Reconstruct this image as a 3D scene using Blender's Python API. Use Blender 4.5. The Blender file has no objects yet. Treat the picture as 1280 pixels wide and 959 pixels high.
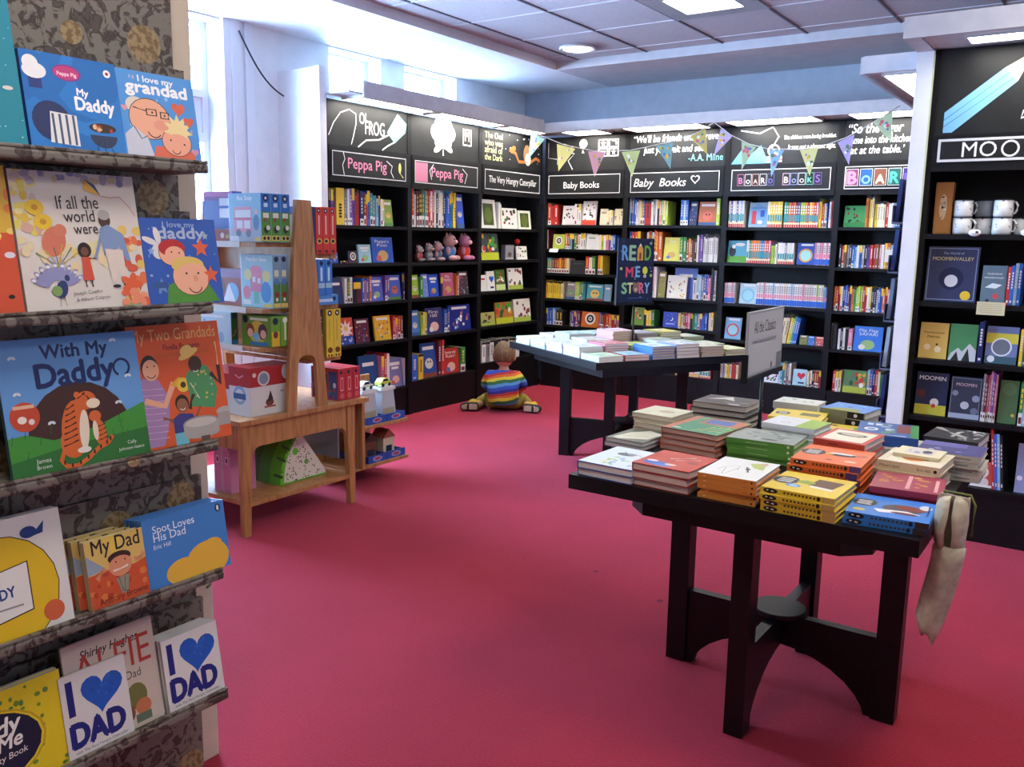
import bpy, bmesh, math, random
from mathutils import Vector, Matrix
random.seed(11)
PI = math.pi
sc = bpy.context.scene
COL = sc.collection

# ------------------------------------------------------------------ camera, world, light, exposure
CAMH = 1.5
YAW, PITCH, ROLL, FPX = math.radians(34.654), math.radians(9.383), math.radians(0.957), 1102.0
def cam_axes():
    cy, sy, cp, sp = math.cos(YAW), math.sin(YAW), math.cos(PITCH), math.sin(PITCH)
    f = Vector((-sy*cp, cy*cp, -sp)); r = Vector((cy, sy, 0)); u = r.cross(f)
    cr, sr = math.cos(ROLL), math.sin(ROLL)
    return r*cr + u*sr, u*cr - r*sr, f
CR, CU, CF = cam_axes()
cam = bpy.data.cameras.new('camera'); camo = bpy.data.objects.new('camera', cam); COL.objects.link(camo)
cam.sensor_fit = 'HORIZONTAL'; cam.sensor_width = 36; cam.lens = FPX/1280*36; cam.clip_start = 0.05
camo.matrix_world = Matrix(((CR.x, CU.x, -CF.x, 0), (CR.y, CU.y, -CF.y, 0), (CR.z, CU.z, -CF.z, CAMH), (0, 0, 0, 1)))
sc.camera = camo
sc.view_settings.view_transform = 'Standard'; sc.view_settings.look = 'None'
sc.view_settings.exposure = 0.12; sc.view_settings.gamma = 1.0; sc.view_settings.use_curve_mapping = False
sc.cycles.use_denoising = True
sc.cycles.max_bounces = 6; sc.cycles.diffuse_bounces = 4; sc.cycles.glossy_bounces = 3
sc.cycles.sample_clamp_indirect = 6
SKY = 72.0          # daylight outside the windows
PELMET = 26.0      # strip lamps over the shelves
TROFFER = 28.0      # square ceiling lights
w = bpy.data.worlds.new('World'); sc.world = w; w.use_nodes = True
bg = w.node_tree.nodes['Background']; bg.inputs[0].default_value = (0.42, 0.65, 1.0, 1); bg.inputs[1].default_value = SKY

def at(axis, val, px, py):
    """pixel of the 1280x959 photograph -> point on a world plane"""
    d = CF + CR*((px-640)/FPX) - CU*((py-479.5)/FPX)
    i = 'xyz'.index(axis); o = Vector((0, 0, CAMH))
    return o + d*((val-o[i])/d[i])

# ------------------------------------------------------------------ materials
def lin(c):
    return tuple(((v/12.92) if v <= 0.04045 else ((v+0.055)/1.055)**2.4) for v in c)
def hexc(h):
    h = h.lstrip('#'); return lin(tuple(int(h[i:i+2], 16)/255 for i in (0, 2, 4)))
MC = {}
def mat(h, rough=0.55, spec=0.3, metal=0.0, emit=0.0):
    key = (h, rough, spec, metal, emit)
    if key in MC: return MC[key]
    m = bpy.data.materials.new('paint_' + h.strip('#')); m.use_nodes = True
    b = m.node_tree.nodes['Principled BSDF']
    b.inputs['Base Color'].default_value = (*hexc(h), 1); b.inputs['Roughness'].default_value = rough
    b.inputs['Specular IOR Level'].default_value = spec; b.inputs['Metallic'].default_value = metal
    if emit:
        b.inputs['Emission Color'].default_value = (*hexc(h), 1); b.inputs['Emission Strength'].default_value = emit
    MC[key] = m; return m
def nodemat(name):
    m = bpy.data.materials.new(name); m.use_nodes = True
    nt = m.node_tree; b = nt.nodes['Principled BSDF']
    def N(t, **k):
        n = nt.nodes.new(t)
        for a, v in k.items(): setattr(n, a, v)
        return n
    return m, nt, b, N
def ramp(N, stops, interp='LINEAR'):
    r = N('ShaderNodeValToRGB'); r.color_ramp.interpolation = interp
    e = r.color_ramp.elements
    while len(e) < len(stops): e.new(0.5)
    for el, (p, c) in zip(e, stops):
        el.position = p; el.color = (*hexc(c), 1)
    return r
def noise_mat(name, c1, c2, scale, rough, bump=0.0, detail=4, stretch=(1, 1, 1), lo=0.35, hi=0.65, spec=0.3):
    m, nt, b, N = nodemat(name); L = nt.links.new
    tc = N('ShaderNodeTexCoord'); mp = N('ShaderNodeMapping'); mp.inputs['Scale'].default_value = stretch
    n = N('ShaderNodeTexNoise'); n.inputs['Scale'].default_value = scale; n.inputs['Detail'].default_value = detail
    r = ramp(N, [(lo, c1), (hi, c2)])
    L(tc.outputs['Object'], mp.inputs[0]); L(mp.outputs[0], n.inputs['Vector']); L(n.outputs[0], r.inputs[0]); L(r.outputs[0], b.inputs['Base Color'])
    b.inputs['Roughness'].default_value = rough; b.inputs['Specular IOR Level'].default_value = spec
    if bump:
        bp = N('ShaderNodeBump'); bp.inputs['Strength'].default_value = bump; bp.inputs['Distance'].default_value = 0.004
        L(n.outputs[0], bp.inputs['Height']); L(bp.outputs[0], b.inputs['Normal'])
    return m
def carpet_mat():
    m, nt, b, N = nodemat('crimson_carpet'); L = nt.links.new
    tc = N('ShaderNodeTexCoord')
    n1 = N('ShaderNodeTexNoise'); n1.inputs['Scale'].default_value = 160; n1.inputs['Detail'].default_value = 3
    n2 = N('ShaderNodeTexNoise'); n2.inputs['Scale'].default_value = 1.3; n2.inputs['Detail'].default_value = 5
    r1 = ramp(N, [(0.3, '#781422'), (0.7, '#a52331')]); r2 = ramp(N, [(0.35, '#861a28'), (0.7, '#a82634')])
    mx = N('ShaderNodeMix', data_type='RGBA'); mx.inputs[0].default_value = 0.45
    for n in (n1, n2): L(tc.outputs['Object'], n.inputs['Vector'])
    L(n1.outputs[0], r1.inputs[0]); L(n2.outputs[0], r2.inputs[0]); L(r1.outputs[0], mx.inputs[6]); L(r2.outputs[0], mx.inputs[7])
    v = N('ShaderNodeTexVoronoi'); v.inputs['Scale'].default_value = 2.3; L(tc.outputs['Object'], v.inputs['Vector'])
    lt = N('ShaderNodeMath', operation='LESS_THAN'); lt.inputs[1].default_value = 0.034; L(v.outputs['Distance'], lt.inputs[0])
    sp = N('ShaderNodeMix', data_type='RGBA'); L(lt.outputs[0], sp.inputs[0]); L(mx.outputs[2], sp.inputs[6]); sp.inputs[7].default_value = (*hexc('#4e0f20'), 1)
    L(sp.outputs[2], b.inputs['Base Color'])
    bp = N('ShaderNodeBump'); bp.inputs['Strength'].default_value = 0.5; bp.inputs['Distance'].default_value = 0.006
    L(n1.outputs[0], bp.inputs['Height']); L(bp.outputs[0], b.inputs['Normal'])
    b.inputs['Roughness'].default_value = 0.95; b.inputs['Specular IOR Level'].default_value = 0.15
    b.inputs['Sheen Weight'].default_value = 0.35; b.inputs['Sheen Roughness'].default_value = 0.5
    b.inputs['Sheen Tint'].default_value = (*hexc('#e88aa8'), 1)
    return m
def wood_mat():
    m, nt, b, N = nodemat('oak_veneer'); L = nt.links.new
    tc = N('ShaderNodeTexCoord'); mp = N('ShaderNodeMapping'); mp.inputs['Scale'].default_value = (9, 9, 0.9)
    n = N('ShaderNodeTexNoise'); n.inputs['Scale'].default_value = 4; n.inputs['Detail'].default_value = 7; n.inputs['Distortion'].default_value = 0.8
    r = ramp(N, [(0.3, '#8a5a33'), (0.5, '#a87445'), (0.72, '#b98650')])
    L(tc.outputs['Object'], mp.inputs[0]); L(mp.outputs[0], n.inputs['Vector']); L(n.outputs[0], r.inputs[0]); L(r.outputs[0], b.inputs['Base Color'])
    b.inputs['Roughness'].default_value = 0.45
    return m
def damask_mat():
    m, nt, b, N = nodemat('damask_wallpaper'); L = nt.links.new
    tc = N('ShaderNodeTexCoord')
    n = N('ShaderNodeTexNoise'); n.inputs['Scale'].default_value = 26; n.inputs['Detail'].default_value = 5; n.inputs['Distortion'].default_value = 1.6
    r = ramp(N, [(0.0, '#706a61'), (0.49, '#665f57'), (0.52, '#40362f'), (0.57, '#322924'), (0.61, '#483e36')], 'CONSTANT')
    L(tc.outputs['Object'], n.inputs['Vector']); L(n.outputs[0], r.inputs[0])
    v = N('ShaderNodeTexVoronoi'); v.inputs['Scale'].default_value = 5.2; v.inputs['Randomness'].default_value = 0.25; L(tc.outputs['Object'], v.inputs['Vector'])
    lt = N('ShaderNodeMath', operation='LESS_THAN'); lt.inputs[1].default_value = 0.23; L(v.outputs['Distance'], lt.inputs[0])
    wv = N('ShaderNodeTexNoise'); wv.inputs['Scale'].default_value = 70; L(tc.outputs['Object'], wv.inputs['Vector'])
    rg = ramp(N, [(0.42, '#705734'), (0.55, '#94805a')]); L(wv.outputs[0], rg.inputs[0])
    mx = N('ShaderNodeMix', data_type='RGBA'); L(lt.outputs[0], mx.inputs[0]); L(r.outputs[0], mx.inputs[6]); L(rg.outputs[0], mx.inputs[7])
    L(mx.outputs[2], b.inputs['Base Color']); b.inputs['Roughness'].default_value = 0.5
    return m
def object_color_mat():
    m, nt, b, N = nodemat('book_cloth'); oi = N('ShaderNodeObjectInfo'); nt.links.new(oi.outputs['Color'], b.inputs['Base Color'])
    b.inputs['Roughness'].default_value = 0.42; b.inputs['Specular IOR Level'].default_value = 0.35
    return m
def glass_mat():
    m = bpy.data.materials.new('window_glass'); m.use_nodes = True; nt = m.node_tree; nt.nodes.clear(); L = nt.links.new
    o = nt.nodes.new('ShaderNodeOutputMaterial'); t = nt.nodes.new('ShaderNodeBsdfTransparent'); g = nt.nodes.new('ShaderNodeBsdfGlossy')
    g.inputs['Roughness'].default_value = 0.02; x = nt.nodes.new('ShaderNodeMixShader'); x.inputs[0].default_value = 0.06
    L(t.outputs[0], x.inputs[1]); L(g.outputs[0], x.inputs[2]); L(x.outputs[0], o.inputs[0]); return m
CARPET, WOOD, DAMASK, BOOKCLOTH, GLASS = carpet_mat(), wood_mat(), damask_mat(), object_color_mat(), glass_mat()
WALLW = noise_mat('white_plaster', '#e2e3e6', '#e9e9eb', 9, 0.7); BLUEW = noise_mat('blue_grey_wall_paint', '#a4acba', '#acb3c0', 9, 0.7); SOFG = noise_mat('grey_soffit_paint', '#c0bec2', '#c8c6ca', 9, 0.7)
CREAM = noise_mat('cream_paint', '#bdb19d', '#c6bba8', 7, 0.6)
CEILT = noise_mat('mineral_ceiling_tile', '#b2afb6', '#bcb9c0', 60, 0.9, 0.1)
GREYW = noise_mat('grey_white_paint', '#bdbcc3', '#c6c5cb', 12, 0.55)
BLACKW = noise_mat('black_stained_wood', '#08080b', '#101015', 14, 0.5, 0.05, 4, (1, 1, 6), spec=0.25)
TABLEB = noise_mat('black_table_stain', '#07070a', '#0d0d12', 18, 0.42, 0.05, 4, (1, 1, 8), spec=0.3)
BOARD = noise_mat('chalkboard', '#0e0f10', '#1a1b1c', 5, 0.5, spec=0.35)
PAGES = mat('#cfc3ac', 0.8); PAGEW = mat('#d6d3cc', 0.8)
LAMPM = mat('#fffaf2', emit=PELMET); TROFM = mat('#fff6ea', emit=TROFFER)

# ------------------------------------------------------------------ helpers
def link(o, parent=None):
    COL.objects.link(o)
    if parent is not None: o.parent = parent
    return o
def tag(o, label, cat, group=None):
    o['label'] = label; o['category'] = cat
    if group: o['group'] = group
    return o
def struct(o): o['kind'] = 'structure'; return o
def empty(name, loc=(0, 0, 0), rz=0.0):
    o = bpy.data.objects.new(name, None); o.location = loc; o.rotation_euler = (0, 0, rz); o.empty_display_size = 0.05
    return link(o)
class MB:
    """mesh builder"""
    def __init__(s): s.v = []; s.f = []; s.mi = []; s.mats = []; s.sm = []
    def mid(s, m):
        if m not in s.mats: s.mats.append(m)
        return s.mats.index(m)
    def add(s, vs, fs, m, smooth=False):
        b = len(s.v); s.v += [tuple(v) for v in vs]; i = s.mid(m)
        for f in fs: s.f.append([b+k for k in f]); s.mi.append(i); s.sm.append(smooth)
        return s
    def box(s, lo, hi, m, M=None, bev=0.0):
        x0, y0, z0 = lo; x1, y1, z1 = hi
        vs = [(x, y, z) for z in (z0, z1) for y in (y0, y1) for x in (x0, x1)]
        fs = [(0, 2, 3, 1), (4, 5, 7, 6), (0, 1, 5, 4), (2, 6, 7, 3), (0, 4, 6, 2), (1, 3, 7, 5)]
        if bev:
            bm = bmesh.new(); V = [bm.verts.new(v) for v in vs]
            for f in fs: bm.faces.new([V[k] for k in f])
            bmesh.ops.bevel(bm, geom=bm.edges[:], offset=bev, segments=2, affect='EDGES', profile=0.6)
            bm.verts.index_update(); vs = [v.co.copy() for v in bm.verts]; fs = [[v.index for v in f.verts] for f in bm.faces]; bm.free()
        if M is not None: vs = [M @ Vector(v) for v in vs]
        return s.add(vs, fs, m)
    def prism(s, pts, depth, m, M=None):
        """pts in local xz, extruded along +y by depth"""
        n = len(pts); vs = [(x, 0, z) for x, z in pts] + [(x, depth, z) for x, z in pts]
        fs = [tuple(range(n)), tuple(range(2*n-1, n-1, -1))] + [(i, i+n, (i+1) % n + n, (i+1) % n) for i in range(n)]
        if M is not None: vs = [M @ Vector(v) for v in vs]
        return s.add(vs, fs, m)
    def lathe(s, prof, m, M=None, seg=24, smooth=True, cap=True):
        vs = []; fs = []
        for r, z in prof:
            for k in range(seg): a = 2*PI*k/seg; vs.append((r*math.cos(a), r*math.sin(a), z))
        for i in range(len(prof)-1):
            for k in range(seg): a, b = i*seg+k, i*seg+(k+1) % seg; fs.append((a, b, b+seg, a+seg))
        if cap:
            if prof[0][0] > 1e-5: fs.append(tuple(range(seg-1, -1, -1)))
            if prof[-1][0] > 1e-5: fs.append(tuple(range((len(prof)-1)*seg, len(prof)*seg)))
        if M is not None: vs = [M @ Vector(v) for v in vs]
        return s.add(vs, fs, m, smooth)
    def tube(s, pts, r, m, seg=8, close=False):
        pts = [Vector(p) for p in pts]; n = len(pts); vs = []; fs = []
        rr = r if isinstance(r, (list, tuple)) else [r]*n
        ref = Vector((0, 0, 1))
        for i, p in enumerate(pts):
            t = (pts[min(i+1, n-1)] - pts[max(i-1, 0)]).normalized()
            a = t.cross(ref)
            if a.length < 1e-3: a = t.cross(Vector((1, 0, 0)))
            a.normalize(); b = t.cross(a)
            for k in range(seg): q = 2*PI*k/seg; vs.append(p + (a*math.cos(q) + b*math.sin(q))*rr[i])
        for i in range(n-1):
            for k in range(seg): c, d = i*seg+k, i*seg+(k+1) % seg; fs.append((c, d, d+seg, c+seg))
        fs.append(tuple(range(seg-1, -1, -1))); fs.append(tuple(range((n-1)*seg, n*seg)))
        return s.add(vs, fs, m, True)
    def ball(s, c, r, m, seg=14, rings=9, M=None):
        rx, ry, rz = r if isinstance(r, (tuple, list)) else (r, r, r); vs = []; fs = []
        for i in range(rings+1):
            t = PI*i/rings
            for k in range(seg):
                a = 2*PI*k/seg; v = Vector((c[0]+rx*math.sin(t)*math.cos(a), c[1]+ry*math.sin(t)*math.sin(a), c[2]+rz*math.cos(t)))
                vs.append(M @ v if M is not None else v)
        for i in range(rings):
            for k in range(seg): a, b = i*seg+k, i*seg+(k+1) % seg; fs.append((a, a+seg, b+seg, b))
        return s.add(vs, fs, m, True)
    def mesh(s, name):
        me = bpy.data.meshes.new(name); me.from_pydata(s.v, [], s.f)
        for m in s.mats: me.materials.append(m)
        for p, i, sm in zip(me.polygons, s.mi, s.sm): p.material_index = i; p.use_smooth = sm
        me.validate(); me.update()
        return me
    def build(s, name, parent=None):
        bm_fix = s.mesh(name)
        b = bmesh.new(); b.from_mesh(bm_fix); bmesh.ops.remove_doubles(b, verts=b.verts, dist=1e-6); bmesh.ops.recalc_face_normals(b, faces=b.faces[:]); b.to_mesh(bm_fix); b.free()
        return link(bpy.data.objects.new(name, bm_fix), parent)
def obj(name, me, parent=None): return link(bpy.data.objects.new(name, me), parent)

# ---- text outlines
TC = {}
def glyphs(txt, shear=0.0, bold=0.0, space=1.0):
    key = (txt, shear, bold, space)
    if key not in TC:
        c = bpy.data.curves.new('lettering', 'FONT'); c.body = txt; c.size = 1; c.resolution_u = 3; c.fill_mode = 'FRONT'
        c.shear = shear; c.offset = bold; c.space_character = space; c.align_x = 'LEFT'
        o = bpy.data.objects.new('lettering', c); me = bpy.data.meshes.new_from_object(o)
        vs = [(v.co.x, v.co.y) for v in me.vertices]; fs = [list(p.vertices) for p in me.polygons]
        bpy.data.objects.remove(o); bpy.data.meshes.remove(me); bpy.data.curves.remove(c)
        x0 = min((v[0] for v in vs), default=0); x1 = max((v[0] for v in vs), default=0)
        TC[key] = ([(a-x0, b) for a, b in vs], fs, x1-x0)
    return TC[key]
def clip_rect(pts, x0, x1, y0, y1):
    for ax, lim, sg in ((0, x0, 1), (0, x1, -1), (1, y0, 1), (1, y1, -1)):
        out = []
        for i, p in enumerate(pts):
            q = pts[i-1]; a, b = (q[ax]-lim)*sg, (p[ax]-lim)*sg
            if (a < 0) != (b < 0): t = a/(a-b); out.append((q[0]+(p[0]-q[0])*t, q[1]+(p[1]-q[1])*t))
            if b >= 0: out.append(p)
        pts = out
        if not pts: break
    return pts
class Art:
    """flat printing on a surface: u to the right, v up; w, h its size; x, y of shapes are fractions of w and h"""
    def __init__(s, w, h, eps=0.00035): s.w, s.h = w, h; s.mb = MB(); s.k = 0; s.eps = eps
    def _put(s, pts, faces, col, rough=0.45):
        s.k += 1; d = -(s.eps + 0.000012*s.k)
        if len(faces) == 1: pts = clip_rect(pts, 0, s.w, 0, s.h); faces = [tuple(range(len(pts)))]
        if len(pts) < 3: return s
        s.mb.add([(x-s.w/2, d, z) for x, z in pts], faces, mat(col, rough)); return s
    def poly(s, pts, col): return s._put([(x*s.w, y*s.h) for x, y in pts], [tuple(range(len(pts)))], col)
    def rect(s, x0, y0, x1, y1, col): return s.poly([(x0, y0), (x1, y0), (x1, y1), (x0, y1)], col)
    def ell(s, x, y, rx, ry, col, rot=0, n=20, a0=0, a1=2*PI):
        c, q = math.cos(rot), math.sin(rot); rx *= s.w; ry *= s.w; pts = []
        full = abs(a1-a0-2*PI) < 1e-6
        for k in range(n):
            a = a0+(a1-a0)*k/(n if full else n-1); u, v = rx*math.cos(a), ry*math.sin(a); pts.append((x*s.w+u*c-v*q, y*s.h+u*q+v*c))
        return s._put(pts, [tuple(range(n))], col)
    def star(s, x, y, r, col, n=5, inner=0.45, rot=PI/2):
        r *= s.w; pts = []
        for k in range(2*n):
            a = rot+PI*k/n; q = r if k % 2 == 0 else r*inner; pts.append((x*s.w+q*math.cos(a), y*s.h+q*math.sin(a)))
        return s._put(pts, [tuple(range(2*n))], col)
    def heart(s, x, y, r, col, rot=0):
        r *= s.w; pts = []; c, q = math.cos(rot), math.sin(rot)
        for k in range(28):
            t = 2*PI*k/28; u = r*math.sin(t)**3; v = r*(13*math.cos(t)-5*math.cos(2*t)-2*math.cos(3*t)-math.cos(4*t))/16
            pts.append((x*s.w+u*c-v*q, y*s.h+u*q+v*c))
        return s._put(pts, [tuple(range(28))], col)
    def line(s, pts, wd, col):
        P = [Vector((x*s.w, y*s.h)) for x, y in pts]; vs = []; fs = []; n = len(P)
        for i, p in enumerate(P):
            t = (P[min(i+1, n-1)]-P[max(i-1, 0)]); t = t.normalized() if t.length > 1e-9 else Vector((1, 0)); q = Vector((-t.y, t.x))*wd*s.w/2
            vs += [tuple(p+q), tuple(p-q)]
        for i in range(n-1): fs.append((2*i, 2*i+1, 2*i+3, 2*i+2))
        return s._put(vs, fs, col)
    def arc(s, x, y, r, a0, a1, wd, col, ry=None, n=16):
        ry = ry or r*s.w/s.h
        return s.line([(x+r*math.cos(a0+(a1-a0)*k/n), y+ry*math.sin(a0+(a1-a0)*k/n)) for k in range(n+1)], wd, col)
    def text(s, t, x, y, wid, col, shear=0.0, bold=0.0, rot=0.0, hs=1.0, align='c', size=None):
        """wid: width as a fraction of w; hs stretches the height"""
        vs, fs, tw = glyphs(t, shear, 0.0)
        if not vs: return s
        k = wid*s.w/max(tw, 1e-6); hs = size*s.h/max(k, 1e-6) if size else hs; ox = {'c': -tw/2, 'l': 0, 'r': -tw}[align]
        c, q = math.cos(rot), math.sin(rot)
        pts = []
        for a, b in vs:
            u, v = (a+ox)*k, b*k*hs; pts.append((x*s.w+u*c-v*q, y*s.h+u*q+v*c))
        if bold > .004:
            e = bold*k*1.1
            for du, dv in ((-e, 0), (e, 0), (0, e), (0, -e)): s._put([(x_+du, y_+dv) for x_, y_ in pts], [list(f) for f in fs] if len(fs) > 1 else fs+fs, col)
        return s._put(pts, fs, col) if len(fs) > 1 else s._put(pts, fs+fs, col)
    def frame(s, x0, y0, x1, y1, t, col):
        ty = t*s.w/s.h
        return s.rect(x0, y0, x1, y0+ty, col).rect(x0, y1-ty, x1, y1, col).rect(x0, y0+ty, x0+t, y1-ty, col).rect(x1-t, y0+ty, x1, y1-ty, col)
    def scatter(s, n, x0, y0, x1, y1, r, cols, rnd):
        for k in range(n):
            s.ell(rnd.uniform(x0, x1), rnd.uniform(y0, y1), r*rnd.uniform(.6, 1.3), r*rnd.uniform(.6, 1.3), rnd.choice(cols), n=8)
        return s
    def mesh(s, name='cover_print', M=None):
        if M is not None: s.mb.v = [tuple(M @ Vector(v)) for v in s.mb.v]
        return s.mb.mesh(name)
    def build(s, name='cover_print', parent=None, M=None): return obj(name, s.mesh(name, M), parent)

# ---- books
def cover_mesh(wd, ht, t, m, board=0.0016, r=0.0):
    """hard covers round a page block; spine at -x, front at y=0, foot at z=0"""
    b = MB(); b.box((-wd/2, 0, 0), (wd/2, board, ht), m); b.box((-wd/2, t-board, 0), (wd/2, t, ht), m); b.box((-wd/2, board, 0), (-wd/2+board, t-board, ht), m)
    return b.mesh('book_cover')
def page_mesh(wd, ht, t, m, board=0.0016, inset=0.003):
    return MB().box((-wd/2+board+.0003, board+.0002, inset), (wd/2-inset, t-board-.0002, ht-inset), m).mesh('page_block')
def make_book(name, wd, ht, t, col, pages=PAGEW, art=None, spine=None, board=0.0016):
    m = col if not isinstance(col, str) else mat(col, 0.4, 0.4)
    o = obj(name, cover_mesh(wd, ht, t, m, board)); obj('page_block', page_mesh(wd, ht, t, pages, board), o)
    if art: obj('cover_print', art, o)
    if spine: obj('spine_print', spine, o)
    return o
def copy_book(src, art=True):
    c = src.copy(); COL.objects.link(c)
    for ch in src.children:
        if not art and ch.name.startswith('cover_print'): continue
        d = ch.copy(); COL.objects.link(d); d.parent = c
    return c
def standing(o, loc, rz, tilt=0.0, t=0.0, lean=0.0):
    o.matrix_world = Matrix.Translation(Vector(loc) + Vector((0, 0, t*math.sin(tilt)))) @ Matrix.Rotation(rz, 4, 'Z') @ Matrix.Rotation(-tilt, 4, 'X') @ Matrix.Rotation(lean, 4, 'Y')
def lying(o, x, y, z, ht, t, rz):
    """face up; rz=0: foot of the book toward -y; rz=90deg: spine toward -y"""
    o.matrix_world = Matrix.Translation((x, y, z+t)) @ Matrix.Rotation(rz, 4, 'Z') @ Matrix.Rotation(-PI/2, 4, 'X') @ Matrix.Translation((0, 0, -ht/2))
ORD = ['first', 'second', 'third', 'fourth', 'fifth', 'sixth', 'seventh', 'eighth', 'ninth', 'tenth', 'eleventh', 'twelfth', 'thirteenth', 'fourteenth', 'fifteenth', 'sixteenth', 'seventeenth', 'eighteenth', 'nineteenth', 'twentieth'] + ['twenty-'+x for x in ('first', 'second', 'third', 'fourth', 'fifth', 'sixth', 'seventh', 'eighth', 'ninth')] + ['thirtieth'] + ['thirty-'+x for x in ('first', 'second', 'third', 'fourth', 'fifth', 'sixth', 'seventh', 'eighth', 'ninth')] + ['fortieth'] + ['forty-'+x for x in ('first', 'second', 'third', 'fourth', 'fifth', 'sixth', 'seventh', 'eighth', 'ninth')]
PAL = {'r': ('red', '#b8322e'), 'o': ('orange', '#d9762b'), 'y': ('yellow', '#e2c03c'), 'l': ('lime green', '#a2bf3e'), 'g': ('green', '#3f8a4a'), 't': ('teal', '#3f8f98'),
       'b': ('blue', '#2f62c0'), 'n': ('navy', '#232a5c'), 'p': ('purple', '#6b4a98'), 'k': ('pink', '#d8859c'), 'w': ('white', '#e0deda'), 'c': ('cream', '#e0d4b0'),
       'd': ('black', '#242428'), 'm': ('dark red', '#6e2432'), 'z': ('brown', '#7a4e30'), 'a': ('grey', '#86868c'), 's': ('pale blue', '#8db8d8')}

# ------------------------------------------------------------------ room shell
ZT, ZS = 3.04, 2.97        # tile ceiling, lower soffit round its edge
XW, YB = -5.35, 7.9        # window wall, far wall
def sbox(name, lo, hi, m, bev=0.0):
    return struct(MB().box(lo, hi, m, bev=bev).build(name))
sbox('floor', (-5.65, -2.0, -0.1), (2.6, 8.2, 0.0), CARPET)
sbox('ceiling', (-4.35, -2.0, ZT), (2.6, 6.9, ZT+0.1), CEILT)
sbox('ceiling_soffit_window_side', (-5.65, -2.0, ZS), (-4.35, 8.2, ZT+0.12), WALLW)
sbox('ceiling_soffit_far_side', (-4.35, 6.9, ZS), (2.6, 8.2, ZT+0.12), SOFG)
sbox('wall_far', (-5.65, YB, 0), (2.6, 8.2, ZS), BLUEW)
sbox('wall_right', (2.5, -2.0, 0), (2.6, YB, ZT), WALLW)
sbox('wall_near', (-5.65, -2.1, 0), (2.6, -2.0, ZT), WALLW)
g = MB(); GB = mat('#5b5860', 0.6); GW = mat('#cfccd4', 0.5)
for k in range(-1, 11):
    x = -4.128+0.658*k
    if -4.33 < x < 2.5: g.box((x-0.009, -2.0, ZT-0.006), (x+0.009, 6.9, ZT), GB)
for k in range(-1, 12):
    y = 6.03-0.665*k
    if y < 6.88: g.box((-4.35, y-0.006, ZT-0.005), (2.5, y+0.006, ZT), GW)
struct(g.build('ceiling_grid'))
# window wall: solid below the sills, above the heads and between the openings
WIN = [(2.45, 4.11), (5.13, 5.72), (6.02, 6.74)]; SILL, HEAD = 0.9, 2.955
ww = MB(); ys = [-2.0] + [v for a in WIN for v in a] + [8.2]
for k in range(0, len(ys), 2): ww.box((XW-0.3, ys[k], 0), (XW, ys[k+1], ZS), WALLW)
for a, b in WIN: ww.box((XW-0.3, a, 0), (XW, b, SILL), WALLW); ww.box((XW-0.3, a, HEAD), (XW, b, ZS), WALLW)
struct(ww.build('wall_window_side'))
FRM = mat('#e6e8ee', 0.4)
for n, (a, b) in enumerate(WIN):
    f = MB(); x0, x1 = XW-0.22, XW-0.16
    f.box((x0, a, SILL), (x1, a+0.05, HEAD), FRM); f.box((x0, b-0.05, SILL), (x1, b, HEAD), FRM)
    f.box((x0, a+.051, HEAD-0.02), (x1, b-.051, HEAD), FRM); f.box((x0, a+.051, SILL), (x1, b-.051, SILL+0.07), FRM)
    f.box((x0-0.02, a+.051, 2.13), (x1+0.02, b-.051, 2.2), FRM); f.box((x0+.01, a+.051, 2.201), (x1-.01, b-.051, 2.439), FRM); f.box((x0-0.02, a+.051, 2.44), (x1+0.03, b-.051, 2.49), FRM)
    if n == 0: f.box((x0, 3.25, SILL), (x1, 3.31, HEAD), FRM)
    wf = struct(f.build('window_%d' % (n+1)))
    for z0, z1 in ((SILL+0.071, 2.129), (2.491, HEAD-.021)): MB().box((XW-0.194, a+0.051, z0), (XW-0.19, b-0.051, z1), GLASS).build('window_pane', wf)
    L = bpy.data.lights.new('window_daylight', 'AREA'); L.shape = 'RECTANGLE'; L.size = HEAD-SILL; L.size_y = b-a
    L.cycles.is_portal = True
    lo = link(bpy.data.objects.new('window_daylight', L)); lo.location = (XW-0.26, (a+b)/2, (SILL+HEAD)/2); lo.rotation_euler = (0, -PI/2, 0)
tr = MB()   # casing and pilaster mouldings beside the tall window
for y0, y1, d in ((4.11, 4.17, 0.03), (4.17, 4.25, 0.045), (4.25, 4.29, 0.02), (4.29, 4.36, 0.035)): tr.box((XW, y0, 0), (XW+d, y1, ZS), FRM)
struct(tr.build('trim_1'))
struct(MB().box((XW, 4.61, 0), (-4.885, 4.65, 2.69), WALLW).box((-4.93, 4.585, 0), (-4.885, 4.61, 2.69), WALLW).build('wall_end_panel'))
tag(MB().tube([Vector((XW+0.06, 4.22+0.5*t-0.02*math.sin(PI*t), 2.9-0.42*t-0.09*math.sin(PI*t))) for t in [k/14 for k in range(15)]], 0.006, mat('#2a2c34')).build('loose_cable'),
    'thin dark cable hanging loosely across the white window wall', 'cable')

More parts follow.
